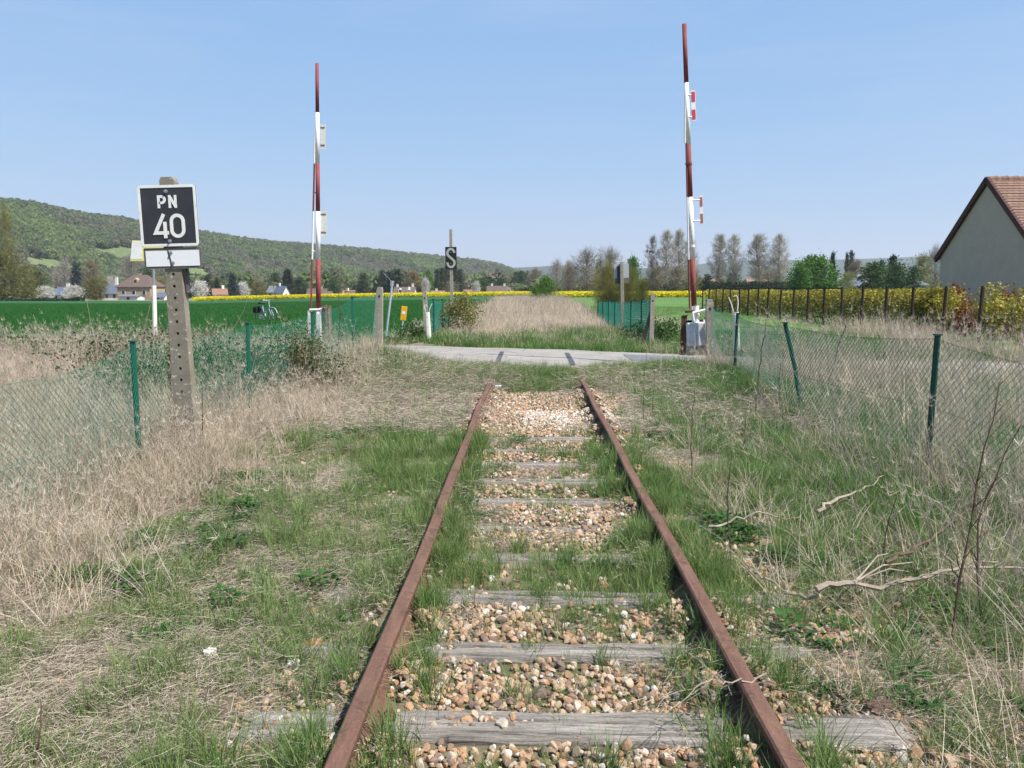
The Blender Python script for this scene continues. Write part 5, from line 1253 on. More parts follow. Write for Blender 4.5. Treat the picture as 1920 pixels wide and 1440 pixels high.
VR = np.random.default_rng(2024)
def field_pts(n, y0, y1, margin=1.2, k=.66):
    """random ground points spread evenly over what the camera could see"""
    u = VR.uniform(0, 1, n); A = lambda y: k * y * y + 2 * margin * y
    yy = np.linspace(y0, y1, 400); cdf = A(yy); cdf = (cdf - cdf[0]) / (cdf[-1] - cdf[0]); y = np.interp(u, cdf, yy)
    x = CAM[0] + VR.uniform(-1, 1, n) * (k * y + margin); return x, y
def place(name, label, cat, n, y0, y1, dens, coll, ni, smin, smax, tiltmax=.12, tintf=None, lift=0, wind=None, hs=None, idxf=None, tsd=.16):
    x, y = field_pts(n, y0, y1); p = np.clip(dens(x, y), 0, 1)
    keep = VR.uniform(0, 1, n) < p; x, y, p = x[keep], y[keep], p[keep]; n = len(x)
    s = VR.uniform(smin, smax, n); sc_ = np.stack([s, s, s * (hs(x, y) if hs else 1)], -1)
    tint = np.clip((tintf(x, y) if tintf else .5) + VR.normal(0, tsd, n), 0, 1)
    tl = VR.normal(0, tiltmax, (n, 2))
    if wind is not None: tl = tl + np.array(wind)
    ix = VR.integers(0, ni, n) if idxf is None else idxf(x, y, n)
    return scatter(name, label, cat, np.stack([x, y, terrain(x, y) + lift], -1), VR.uniform(0, 6.283, n) if wind is None else VR.normal(0, .9, n), tl, sc_, ix, tint, coll)
ins = lambda x, a, b: (x > a) & (x < b)
def rails_gap(x): return np.where(np.abs(np.abs(x) - .75) < .06, 0., 1.)
def no_road(x, y, e=.15): return road_d(x, y) > RW + e + .5 * (fbm(x * 1.5, y * 1.5, 77) - .5)
def stone_map(x, y):
    """bare ballast between and beside the rails"""
    n = fbm(x * 1.6, y * 1.6, 12); m = np.zeros_like(x); x = x + .9 * (fbm(x * 1.7, y * 1.7, 201) - .5); y = y + .7 * (fbm(x * 1.3, y * 1.3, 202) - .5)
    def band(a, b, v, xl=-1.3, xr=1.5): 
        nonlocal m; m = np.maximum(m, v * sstep(a - .12, a + .05, y) * (1 - sstep(b - .05, b + .15, y)) * ins(x, xl, xr))
    band(2.0, 3.62, .80, -.95, 1.3); band(3.66, 4.15, .85, -.72, 1.5); band(4.0, 5.3, .10, -.7, .7); band(5.15, 6.05, .95, -.35, .55); band(5.15, 6.0, .35, -.7, .72); band(6.1, 9.2, .68, -.7, .72); band(7.3, 9.1, .62, -.25, 1.5)
    band(9.1, 12.75, 1.0, -1.05, 1.35); band(10.4, 12.3, .8, -2.1, -.7); band(11.4, 12.6, .6, .7, 2.0); band(4.5, 5.7, .55, .95, 1.5); band(2.4, 4.3, .62, .8, 2.1); band(2.2, 3.3, .45, -1.5, -.8)
    m = m * np.where(m > .9, 1, sstep(.30, .55, n + .25 * m))
    return np.clip(m, 0, 1)
sl_cover = lambda x, y: np.maximum(sl_block(y), .75 * sstep(.46, .58, fbm(x * 2.6, y * 2.6, 210)))
STN = lambda x, y: stone_map(x, y) + .03 * (y < 10) * (np.abs(x) < 3) 
sl_block = lambda y: np.where(np.min(np.abs(np.asarray(y)[..., None] - np.array(SLY)), -1) < .13, .22, 1.)
ends_clear = lambda x, y: np.where(np.abs(x) < 1.36, np.where(np.abs(y - 2.93) < .17, .2, .35 + .65 * sl_cover(x, y)), 1.)
wh = lambda x, y: np.where(ins(y, 9.4, 10.9) & ins(x, -.2, 1.6), .70, .37) + .22 * (fbm(x * 2, y * 2, 8) - .5)
place('ballast', 'tan, orange and white flint stones between the rails', 'gravel', 95000, 1.7, 6.2, lambda x, y: STN(x, y) * ins(np.abs(x), -1, 2.6) * sl_cover(x, y) * .75 * np.where(np.abs(np.abs(x) - .75) < .06, .1, 1), T_stone, 8, .008, .028, .5, wh, .008, tsd=.30)
place('ballast', 'small flint stones on the old trackbed before the lane', 'gravel', 190000, 6.0, 13.2, lambda x, y: STN(x, y) * ins(np.abs(x), -1, 2.6) * .72 * np.where(np.abs(np.abs(x) - .75) < .06, .1, 1) * np.where(y < 9, sl_cover(x, y), 1), T_stone, 8, .011, .030, .5, wh, .008, tsd=.30)
place('ballast', 'scattered large flints along the sleepers', 'gravel', 3200, 1.7, 6.0, lambda x, y: STN(x, y) * ins(np.abs(x), -1, 1.7) * rails_gap(x) * .22, T_stone, 8, .026, .042, .5, wh, .012, tsd=.30)
place('ballast', 'chalky stone chips sprinkled over the mossy verge', 'gravel', 26000, 2.0, 13.0, lambda x, y: .42 * ins(x, -3.2, -.8) * sstep(.46, .60, fbm(x * 1.3, y * 1.3, 15)) + .06 * ins(x, .8, 2.6), T_stone, 8, .008, .024, .5, lambda x, y: .62 + 0 * x, .005)

# dead grass lying flat
place('dead_grass', 'flattened dead grass over the verge', 'dead grass', 16000, 1.8, 9.5, lambda x, y: (1 - stone_map(x, y) * .95) * rails_gap(x) * ends_clear(x, y) * (.34 * ins(x, -9, -.8) * sstep(.40, .60, fbm(x * .9, y * .9, 18)) + .30 * (x < -2.9) + .30 * ins(x, -.7, .7) * sl_block(y) * sstep(.45, .6, fbm(x * 1.5, y * 1.5, 19)) + (.42 + .30 * (1 - sstep(4.8, 6, y))) * (x > .85) * sstep(.38, .56, fbm(x * .9, y * .9, 20)) + .4 * (x > 2.4)), T_mat, 5, .55, 1.05, .10, lambda x, y: .15 + .6 * fbm(x, y, 22), .0)
place('dead_grass', 'flattened dead grass towards the lane', 'dead grass', 17000, 9.3, 15.6, lambda x, y: no_road(x, y) * (1 - stone_map(x, y) * .95) * rails_gap(x) * (.5 * (x < -.8) + .4 * (x > .9) + .12), T_mat, 5, 1.1, 1.9, .10, lambda x, y: .15 + .6 * fbm(x, y, 22), .0)

# green grass of the track
def g_near(x, y):
    n = fbm(x * 1.1, y * 1.1, 30); n2 = fbm(x * 3.2, y * 3.2, 33)
    inn = ins(x, -.70, .70) * (.34 * sstep(.42, .64, n2) + .12 * sstep(5.9, 6.3, y) * (1 - sstep(8.9, 9.3, y)) * sstep(.3, .5, n2) + .34 * ins(y, 4.15, 5.15)) * sl_cover(x + 3, y) ** 1.2
    n3 = fbm(x * 2.4, y * 2.4, 36)
    lft = ins(x, -2.1, -.79) * (.10 + .62 * sstep(.42, .60, n2)) * (.45 + .55 * gau(x, -1.1, .4)) + ins(x, -3.5, -2.05) * .42 * sstep(.44, .60, n3) * (.4 + .6 * sstep(.35, .55, n)) + (x < -3.2) * .30 * sstep(.4, .6, n)
    rgt = ins(x, .80, 1.7) * (.40 + .22 * sstep(5, 6, y)) * sstep(.40, .58, n2) + ins(x, 1.6, 2.6) * (.40 + .35 * sstep(5, 6, y)) * sstep(.38, .56, n2) + (x > 2.5) * .70 * sstep(.32, .54, n)
    return (inn + (lft + rgt) * ends_clear(x, y)) * (1 - .93 * stone_map(x, y)) * no_road(x, y)
place('grass', 'short spring grass on and beside the near track', 'grass', 44000, 1.75, 7.6, lambda x, y: g_near(x, y) * .85, T_green, 7, .45, 1.0, .14, lambda x, y: .25 + .55 * fbm(x * .8, y * .8, 35), -.01)
place('grass', 'short spring grass on the track towards the lane', 'grass', 46000, 7.4, 15.8, lambda x, y: g_near(x, y) * .85 * (1 - .8 * ins(y, 9.2, 12.6) * ins(x, -.9, 1.0)) + .55 * ins(x, -.7, .7) * sstep(12.6, 13.0, y) * (y < 14.9) + .6 * ins(x, -3, -.8) * sstep(11.8, 13, y) * no_road(x, y) + .5 * ins(x, .9, 1.8) * sstep(12.3, 13.3, y) * no_road(x, y), T_green, 7, .7, 1.25, .14, lambda x, y: .2 + .55 * fbm(x * .8, y * .8, 35), -.01)
def turf(x, y):
    n = fbm(x * 1.4, y * 1.4, 130); m = fbm(x * .7, y * .7, 131); n2 = fbm(x * 3.0, y * 3.0, 133)
    return no_road(x, y) * rails_gap(x) * (1 - .95 * stone_map(x, y)) * (ends_clear(x, y) * ins(x, -3.6, -.8) * (.10 + .62 * sstep(.42, .58, n2)) * (.45 + .55 * sstep(.38, .54, m)) + ins(x, -.7, .7) * .55 * sstep(.4, .58, n) * sl_cover(x + 3, y) ** 1.3 + ends_clear(x, y) * ins(x, .8, 3.2) * (.42 + .33 * sstep(5, 6, y)) * sstep(.38, .56, n2) + (x < -3.4) * .25)
place('grass', 'short mossy turf beside the track', 'grass', 34000, 1.75, 8.0, turf, T_short, 4, .6, 1.2, .1, lambda x, y: .30 + .55 * fbm(x * .9, y * .9, 132), -.004)
place('grass', 'short turf towards the lane', 'grass', 24000, 7.8, 15.6, lambda x, y: turf(x, y) * .9, T_short, 4, .9, 1.7, .1, lambda x, y: .30 + .55 * fbm(x * .9, y * .9, 132), -.004)
place('dry_grass', 'tangle of tall dry stems at the right edge', 'dry grass', 1500, 2.6, 8.5, lambda x, y: sstep(1.7, 2.6, x) * .55 * sstep(.4, .55, fbm(x * 1.3, y * 1.3, 140)), T_straw, 8, .8, 1.35, .45, lambda x, y: .3 + .5 * fbm(x, y, 141), -.01, None, lambda x, y: .9 + 0 * x, lambda x, y, n: VR.integers(4, 8, n))
place('grass', 'grass tussocks along both rails', 'grass', 26000, 1.75, 8.5, lambda x, y: (gau(x, -.93, .11) + gau(x, -.62, .07) * 1.15 + gau(x, .60, .09) * .85 + gau(x, .92, .11) * .7) * .80 * ends_clear(x, y) * sstep(.34, .54, fbm(x * 1.2, y * 1.8, 41)) * (1 - .55 * (stone_map(x, y) > .8)), T_green, 7, .55, 1.10, .16, lambda x, y: .12 + .45 * fbm(x * .8, y * .8, 35), -.01)
def lush(x, y):
    n = fbm(x * .8, y * .8, 50)
    return no_road(x, y) * (.9 * gau(x, -3.0, .9) * gau(y, 15.8, 1.5) + 1.0 * ins(x, 1.9, 4.6) * ins(y, 12.4, 15.2) + ins(x, 1.5, 3.3) * (.16 + .34 * sstep(5.2, 6.4, y) + .40 * sstep(8.5, 10.5, y)) * sstep(.38, .56, n) + (x > 2.4) * (.40 + .60 * sstep(4.5, 6, y)) * sstep(.34, .50, n) + ins(x, -3.6, -2.0) * .45 * sstep(13.2, 14.4, y) + ins(x, -5, -3.0) * .16 * sstep(.5, .64, n) + .8 * gau(x, 2.8, .8) * gau(y, 12.3, 2.2))
place('lush_grass', 'taller lush grass on the right bank and by the lane', 'grass', 52000, 2.4, 19.0, lambda x, y: lush(x, y) * .5, T_lush, 4, .6, 1.15, .14, lambda x, y: .3 + .5 * fbm(x * .7, y * .7, 51), -.01)
place('weeds', 'low leafy weeds among the grass', 'weeds', 10000, 2.0, 13.5, lambda x, y: no_road(x, y) * (1 - stone_map(x, y)) * rails_gap(x) * (.5 * (x > 1.0) * sstep(.52, .62, fbm(x * .9, y * .9, 60)) + .5 * ins(x, -3.4, -.8) * sstep(.50, .62, fbm(x * 1.2, y * 1.2, 61)) + .3 * ins(x, -.7, .7) * sl_block(y) ** 2 * sstep(.55, .64, fbm(x * 1.6, y * 1.6, 62))), T_clover, 5, .55, 1.15, .1, lambda x, y: .3 + .4 * fbm(x, y, 63), .0)

# tall dry grass along both fences
def dry(x, y):
    n = fbm(x * .9, y * .9, 70)
    n2 = fbm(x * 2.2, y * 2.2, 171)
    l = sstep(2.45, 3.15, -x + .5 * (n - .5)) * (.35 + .65 * sstep(.40, .56, n2)) * (.6 + .4 * sstep(.38, .5, n)) * (1 - .75 * gau(x, -2.7, .5) * sstep(13, 14.5, y))
    l = l * np.where(x < -4.6, .65, 1) + .6 * gau(x, -3.4, .9) * gau(y, 16.4, 1.3) + 1.0 * gau(x, -3.45, .4) * gau(y, 7.5, .45) + 1.2 * gau(x, 4.6, 1.2) * gau(y, 13.8, 1.0) + ins(x, -3.0, -1.9) * .10 * sstep(.5, .6, n)
    rr = sstep(2.2, 3.1, x + .7 * (n - .5)) * (.07 + .25 * sstep(.42, .58, n2)) * (.55 + .45 * sstep(.38, .52, n)) * (1 - .6 * gau(x, 2.6, .7) * gau(y, 12.5, 2.5)) + .06 * ins(x, 1.2, 2.4)
    return (l + rr) * no_road(x, y, .1)
hsL = lambda x, y: np.where(x < 0, np.clip(.55 + .5 * (-x - 2.7) * .6, .5, 1.0), np.clip(.6 + .35 * (x - 2.4), .55, 1.25))
place('dry_grass', 'tall bleached straw along the near fences', 'dry grass', 20000, 1.8, 9.0, lambda x, y: dry(x, y) * .62, T_straw, 8, .70, 1.15, .22, lambda x, y: .25 + .6 * fbm(x * .6, y * .6, 72), -.01, None, hsL)
place('dry_grass', 'tall bleached straw along the fences towards the lane', 'dry grass', 30000, 8.8, 20.0, lambda x, y: dry(x, y) * .60 * (ins(x, -16, 16)), T_straw, 8, .9, 1.4, .2, lambda x, y: .25 + .6 * fbm(x * .6, y * .6, 72), -.01, None, hsL)
# the old trackbed and the verges beyond the lane
def beyond(x, y):
    n = fbm(x * .5, y * .5, 80)
    bed = (1 - sstep(2.5, 3.6, np.abs(x + .1))) * .95
    path = gau(x, -3.5, .9) * gau(y, 22.6, 1.6)
    side = ins(x, 3.2, 13) * .35 * sstep(.42, .6, n) * (y < 42) + ins(x, -4.6, -2.6) * .6 * (y > 24.5)
    return no_road(x, y, .25) * (y > 17) * (bed + side) * (1 - path) * (x > -5.5)
place('dry_grass', 'pale dead grass covering the old trackbed beyond the lane', 'dry grass', 15000, 19, 42, lambda x, y: beyond(x, y) * sstep(20.5, 22.5, y) * (.45 + .55 * sstep(.36, .5, fbm(x * .8, y * .8, 84))), T_far_straw, 6, .55, .95, .12, lambda x, y: .3 + .6 * fbm(x * .4, y * .4, 82), 0, None, lambda x, y: .38 + .32 * sstep(21, 34, y))
place('dry_grass', 'far pale grass of the old trackbed', 'dry grass', 26000, 40, 95, lambda x, y: (np.abs(x + .1 - .01 * (y - 40)) < 3.4) * 1., T_far_straw, 6, .8, 1.3, .12, lambda x, y: .3 + .6 * fbm(x * .4, y * .4, 82), 0)
place('grass', 'green strip of grass along the far edge of the lane', 'grass', 9000, 19, 28, lambda x, y: no_road(x, y, .2) * (gau(road_d(x, y), RW + .9, .75) * 1.0 + .45 * ins(x, -3.2, 3.2) * sstep(.46, .56, fbm(x * .8, y * .8, 85)) + .35 * sstep(.5, .6, fbm(x * .6, y * .6, 90)) + .6 * ins(x, 4, 11)) * (x > -7) * (1 - gau(x, -3.4, .8) * gau(y, 22.4, 1.5)), T_far_green, 4, .6, 1.15, .12, lambda x, y: .2 + .5 * fbm(x * .5, y * .5, 91), 0)
place('grass', 'meadow grass on the right', 'grass', 22000, 20, 70, lambda x, y: (x > 3.8) * (x < 30) * .8, T_far_green, 4, .7, 1.1, .12, lambda x, y: .35 + .4 * fbm(x * .2, y * .2, 93), .0, None, lambda x, y: .55 + 0 * x)
place('grass', 'rough grass on the right behind the near fence', 'grass', 16000, 5, 16, lambda x, y: (x > 3.5) * no_road(x, y) * sstep(.34, .5, fbm(x * .8, y * .8, 98)), T_far_green, 4, .6, .95, .12, lambda x, y: .25 + .5 * fbm(x * .5, y * .5, 94), .0, None, lambda x, y: 1.15 + 0 * x)
place('dry_grass', 'tall pale straw before the timber fence', 'dry grass', 13000, 8, 34, lambda x, y: no_road(x, y, .3) * (ins(x, 9.8, 12.3) * .7 * sstep(.35, .55, fbm(x * .4, y * .4, 96)) * (y < 29) + ins(x, 3.9, 9) * .16 * (y < 14)), T_far_straw, 6, .8, 1.25, .12, lambda x, y: .2 + .5 * fbm(x * .5, y * .5, 97), 0)
# wheat, near part
x, y = field_pts(60000, 13, 120, 1, .75)
def in_wheat(x, y):
    a = (x < -5.4) & (y > np.interp(-x, -ROAD[:, 0], ROAD[:, 1]) + 4.4); b = (x < -6.2) & (y > 15) & (y < np.interp(-x, -ROAD[:, 0], ROAD[:, 1]) - 3.4); return a | b
k_ = in_wheat(x, y) & (y > 20); x, y = x[k_], y[k_]; n = len(x)
scatter('wheat', 'young green wheat in rows on the left', 'wheat', np.stack([x, y, terrain(x, y) + .04], -1), VR.uniform(0, 6.28, n), VR.normal(0, .08, (n, 2)), VR.uniform(.75, 1.1, n), VR.integers(0, 3, n), np.clip(.5 + VR.normal(0, .2, n), 0, 1), T_wheat)
# rape fields
T_rape = template_collection('rape_clump', [qm('t', (lambda C: (leaf_quads(C, .30, r), np.clip(C[:, 2] / .85 + r.normal(size=len(C)) * .15, 0, 1)))(np.stack([r.normal(size=120) * .7, r.normal(size=120) * .7, r.uniform(0, .80, 120) ** .7], -1)), 'rape') for _ in range(3)])
def rape(name, px0, px1, d0, d1, n, label):
    u = VR.uniform(px0, px1, n); d = d0 + (d1 - d0) * VR.uniform(0, 1, n) ** 1.3; x = CAM[0] + (u - 992) / F * d
    scatter(name, label, 'field', np.stack([x, d, terrain(x, d)], -1), VR.uniform(0, 6.28, n), VR.normal(0, .05, (n, 2)), VR.uniform(.9, 1.15, n), VR.integers(0, 3, n), np.clip(.5 + VR.normal(0, .2, n), 0, 1), T_rape)
rape('rape_field', 372, 985, 206, 262, 8000, 'bright yellow strip of flowering rape beyond the wheat')
rape('rape_field', 1050, 1420, 150, 190, 6000, 'bright yellow strip of flowering rape on the right')

# ------------------------------------------------------------------ wood on the hill
def far_crown(sd, mat):
    r = np.random.default_rng(sd); c = unit(16, r) * np.array([3.2, 3.2, 2.6]) * r.uniform(.5, 1, (16, 1)) + np.array([0, 0, 5.0]); n = 300; ci = r.integers(0, 16, n)
    C = c[ci] + unit(n, r) * 1.5; return quads_mesh('t', leaf_quads(C, 1.75, r, asp=.85), np.clip(r.uniform(0, .5, n) + .5 * r.uniform(0, 1, 16)[ci], 0, 1), M[mat])
M['wood'] = mat_leaf('hill wood', [(0, (.24, .22, .155)), (.22, (.22, .215, .13)), (.42, (.17, .215, .10)), (.6, (.19, .24, .10)), (.8, (.215, .275, .10)), (1, (.26, .32, .12))], True, .55, instw=.92)
T_wood = template_collection('far_crown', [far_crown(300 + i, 'wood') for i in range(6)])
nr_, nc_ = HV.shape[:2]; n = 15000
a = VR.uniform(0, 1, n) ** .92 * (nr_ - 3.2); b = VR.uniform(0, nc_ - 1.001, n); ia, ib = a.astype(int), b.astype(int); fa, fb = (a - ia)[:, None], (b - ib)[:, None]
p = (HV[ia, ib] * (1 - fb) + HV[ia, ib + 1] * fb) * (1 - fa) + (HV[ia + 1, ib] * (1 - fb) + HV[ia + 1, ib + 1] * fb) * fa
tt = a / (nr_ - 5); pxx = 992 + F * (p[:, 0] - CAM[0]) / p[:, 1]
clear = (gau(pxx, 95, 70) * gau(tt, .33, .10) + gau(pxx, 245, 75) * gau(tt, .44 - (pxx - 245) * .0006, .06) + gau(pxx, 360, 45) * gau(tt, .28, .06)) > .45
keep = ~clear & (VR.uniform(0, 1, n) < np.clip(.72 + 2.2 * tt, 0, 1)) & (pxx > -150) & (pxx < 1000); p = p[keep]; tt = tt[keep]; n = len(p)
nz = fbm(p[:, 0] * .012, p[:, 1] * .012, 120); tint = np.clip(.40 + 2.0 * (nz - .5) + VR.normal(0, .22, n) + .15 * (1 - tt), 0, 1)
s = VR.uniform(.75, 1.35, n) * (1 + .25 * tt)
scatter('hill_wood', 'mixed spring woodland covering the left hillside', 'woodland', p - np.array([0, 0, 1.5]), VR.uniform(0, 6.28, n), VR.normal(0, .05, (n, 2)), s, VR.integers(0, 6, n), tint, T_wood)

n = 620; u = VR.uniform(120, 985, n); d = 395 + VR.uniform(0, 1, n) * 190 + np.maximum(0, u - 500) * .22; x = CAM[0] + (u - 992) / F * d
scatter('valley_wood', 'belt of mixed trees behind the village houses', 'woodland', np.stack([x, d, terrain(x, d) - 1], -1), VR.uniform(0, 6.28, n), VR.normal(0, .04, (n, 2)), VR.uniform(.8, 1.75, n), VR.integers(0, 6, n), np.clip(.40 + 2.2 * (fbm(u * .03, d * .02, 151) - .5) + VR.normal(0, .2, n), 0, 1), T_wood)
n = 300; u = VR.uniform(960, 1780, n); d = 290 + VR.uniform(0, 1, n) * 130; x = CAM[0] + (u - 992) / F * d
scatter('valley_wood', 'belt of brownish scrub and trees below the poplars', 'woodland', np.stack([x, d, terrain(x, d) - 1], -1), VR.uniform(0, 6.28, n), VR.normal(0, .04, (n, 2)), VR.uniform(.45, .85, n), VR.integers(0, 6, n), np.clip(.30 + 1.8 * (fbm(u * .03, d * .02, 161) - .5) + VR.normal(0, .16, n), 0, 1), T_wood)
# ------------------------------------------------------------------ hedge and shrubs by the timber fence
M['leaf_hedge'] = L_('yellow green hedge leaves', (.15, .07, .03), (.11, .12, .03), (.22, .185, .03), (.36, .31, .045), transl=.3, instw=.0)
M['leaf_yellow'] = L_('yellow shrub leaves', (.17, .165, .03), (.32, .27, .035), (.46, .38, .06), transl=.3, instw=.1)
M['leaf_red'] = L_('red shrub leaves', (.13, .03, .02), (.22, .06, .03), (.26, .13, .04), transl=.3, instw=.1)
def side_hedge(x0, d0, d1, n, label):
    q = np.random.default_rng(8); d = d0 + (d1 - d0) * q.uniform(0, 1, n) ** 1.25; u = q.uniform(0, 1, n) ** .6
    zt = 1.55 - 10.5 * d / F + .22 * (fbm(d * .8, d * 0, 6) - .4); zb = terrain(np.full(n, x0), d); x = x0 + q.normal(0, .33, n)
    C = np.stack([x, d, zb + (zt - zb) * u], -1); c0 = np.array([x0, (d0 + d1) / 2, float(zb.mean())])
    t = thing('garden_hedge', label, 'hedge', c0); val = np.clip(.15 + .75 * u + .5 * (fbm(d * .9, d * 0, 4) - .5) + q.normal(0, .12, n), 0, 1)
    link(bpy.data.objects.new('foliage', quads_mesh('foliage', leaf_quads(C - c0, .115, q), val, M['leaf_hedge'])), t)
    mb = MB()
    for dd_ in np.arange(d0, d1, .7): mb.tube([(x0 - c0[0], dd_ - c0[1], -.2), (x0 - c0[0] + q.normal() * .1, dd_ - c0[1], .5), (x0 - c0[0] + q.normal() * .3, dd_ - c0[1] + q.normal() * .2, 1.0)], [.025, .018, .008], 5)
    mb.build('stems', M['bark'], t)
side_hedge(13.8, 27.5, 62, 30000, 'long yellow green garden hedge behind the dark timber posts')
def shrub(px, py_top, X, wd, n, mat, label, leaf=.10, name='shrub'):
    d = (X - CAM[0]) / ((px - 992) / F); zb = tz(X, d); H = P(px, py_top, d)[2] - zb; q = np.random.default_rng(int(px))
    t = thing(name, label, 'shrub', (X, d, zb)); mb = MB(); ends = []
    for i in range(22):
        a = i * 2.4; rr_ = wd / 2 * math.sqrt((i + .5) / 22); e = np.array([math.cos(a) * rr_, math.sin(a) * rr_, H * (1.0 - .35 * (rr_ / wd * 2) ** 2) * q.uniform(.75, 1.02)])
        p = limb(np.array([math.cos(a) * .08, math.sin(a) * .08, -.1]), e, q, 5, .04); mb.tube(p, np.linspace(.014, .004, 5), 4, cap=False); ends.append(p)
    mb.build('stems', M['bark'], t); E = np.array(ends); f = q.uniform(.12, 1, n) ** .8 * 3.999; i = q.integers(0, 22, n); j = f.astype(int); fr = (f - j)[:, None]
    C = E[i, j] * (1 - fr) + E[i, j + 1] * fr + q.normal(size=(n, 3)) * .09
    link(bpy.data.objects.new('foliage', quads_mesh('foliage', leaf_quads(C, leaf, q), q.uniform(0, 1, n), M[mat])), t)
shrub(1772, 519, 14.9, 1.3, 1900, 'leaf_red', 'dark red leaved shrub at the left corner of the gable')
shrub(1764, 527, 13.9, 1.5, 1612, 'leaf_yellow', 'yellow shrub in front of the dark red one at the corner of the gable')
shrub(1742, 530, 13.9, 1.2, 2000, 'leaf_hedge', 'greenish yellow shrub ending the hedge left of the gable')
shrub(1800, 560, 14.2, 1.0, 900, 'leaf_red', 'low reddish shrub below the middle of the gable wall')
shrub(1846, 522, 13.9, 1.25, 1426, 'leaf_yellow', 'tall yellow shrub standing alone before the gable wall')
shrub(1878, 526, 14.6, .9, 1300, 'leaf_red', 'dark red shrub between two yellow shrubs near the right edge')
shrub(1906, 530, 13.8, 1.2, 1302, 'leaf_yellow', 'yellow shrub at the right edge behind the last timber post')

# ------------------------------------------------------------------ brambles
def bramble(x, y, rx, ry, H, n, label, mat='bramble', leaf=.055, twigs=40, name='bramble_bush', cat='bush', seed=1):
    q = np.random.default_rng(seed); zb = tz(x, y); t = thing(name, label, cat, (x, y, zb)); mb = MB(); A = []
    for i in range(twigs):
        a = q.uniform(0, 6.28); b = np.array([q.uniform(-.8, .8) * rx, q.uniform(-.8, .8) * ry, -.05]); e = b + np.array([math.cos(a) * .5, math.sin(a) * .5, 0]) * min(rx, 1.2)
        s_ = np.linspace(0, 1, 6)[:, None]; p = b * (1 - s_) + e * s_; p[:, 2] += H * q.uniform(.6, 1.15) * np.sin(np.linspace(.1, 2.4, 6)); mb.tube(p, np.linspace(.006, .0025, 6), 4, cap=False); A.append(p)
    mb.build('canes', M['twig'], t); A = np.array(A); i = q.integers(0, twigs, n); f = q.uniform(0, 4.999, n); j = f.astype(int); fr = (f - j)[:, None]
    C = A[i, j] * (1 - fr) + A[i, j + 1] * fr + q.normal(size=(n, 3)) * np.array([.16, .16, .10]); C[:, 2] = np.maximum(C[:, 2], .02)
    link(bpy.data.objects.new('foliage', quads_mesh('foliage', leaf_quads(C, leaf, q), q.uniform(0, 1, n), M[mat])), t)
g = lambda px, d: XA(px, d)
bramble(g(300, 11.0), 11.0, 1.0, .8, .72, 4200, 'dark green bramble thicket behind the fence left of the PN 40 post', seed=1)
bramble(g(400, 11.6), 11.6, .9, .8, .78, 4600, 'dark green bramble thicket behind the fence right of the PN 40 post', seed=2)
bramble(g(470, 13.2), 13.2, .8, .8, .62, 3000, 'greyish bramble patch behind the second green post', seed=3)
bramble(g(556, 12.1), 12.1, .36, .40, 1.02, 2600, 'olive brown bramble climbing in front of the left fence', leaf=.045, twigs=30, seed=4)
bramble(g(600, 12.6), 12.6, .35, .4, .55, 1100, 'low olive bramble right of the climbing one', leaf=.045, twigs=24, seed=5)
bramble(g(250, 13.6), 13.6, 1.3, .8, .72, 2600, 'reddish tipped bramble mound behind the left fence at the sign', leaf=.06, twigs=46, seed=6)
for i, (px, d, h, lb) in enumerate(((-120, 16.5, .75, 'dark low thicket beyond the left edge straw, outermost'), (20, 17.0, .78, 'dark low thicket at the left edge below the wheat'), (120, 17.2, .70, 'dark low thicket left of the yellow edged road sign'), (205, 17.5, .80, 'dark low thicket at the foot of the yellow edged road sign'), (330, 18.2, .85, 'dark low thicket behind the PN 40 post by the lane'), (430, 19.0, .70, 'dark low thicket in front of the bicycle'))):
    bramble(g(px, d), d, 1.25, .8, h - .22, 2600, lb, leaf=.065, mat='clover_bush' if i % 2 else 'bramble', twigs=46, name='thicket', seed=20 + i)
bramble(g(775, 24.2), 24.2, .55, .5, .5, 1500, 'small leafy green bush beside the torn white bollard', 'clover_bush', .07, 20, 'green_bush', seed=31)
bramble(g(852, 27.5), 27.5, .8, .9, 1.1, 3000, 'leafy olive scrub at the foot of the whistle sign', 'leaf_olive', .075, 26, 'scrub', seed=32)
bramble(g(1235, 24.2), 24.2, .9, .7, .62, 2200, 'low green bush right of the far right concrete post', 'clover_bush', .075, 22, 'green_bush', seed=33)

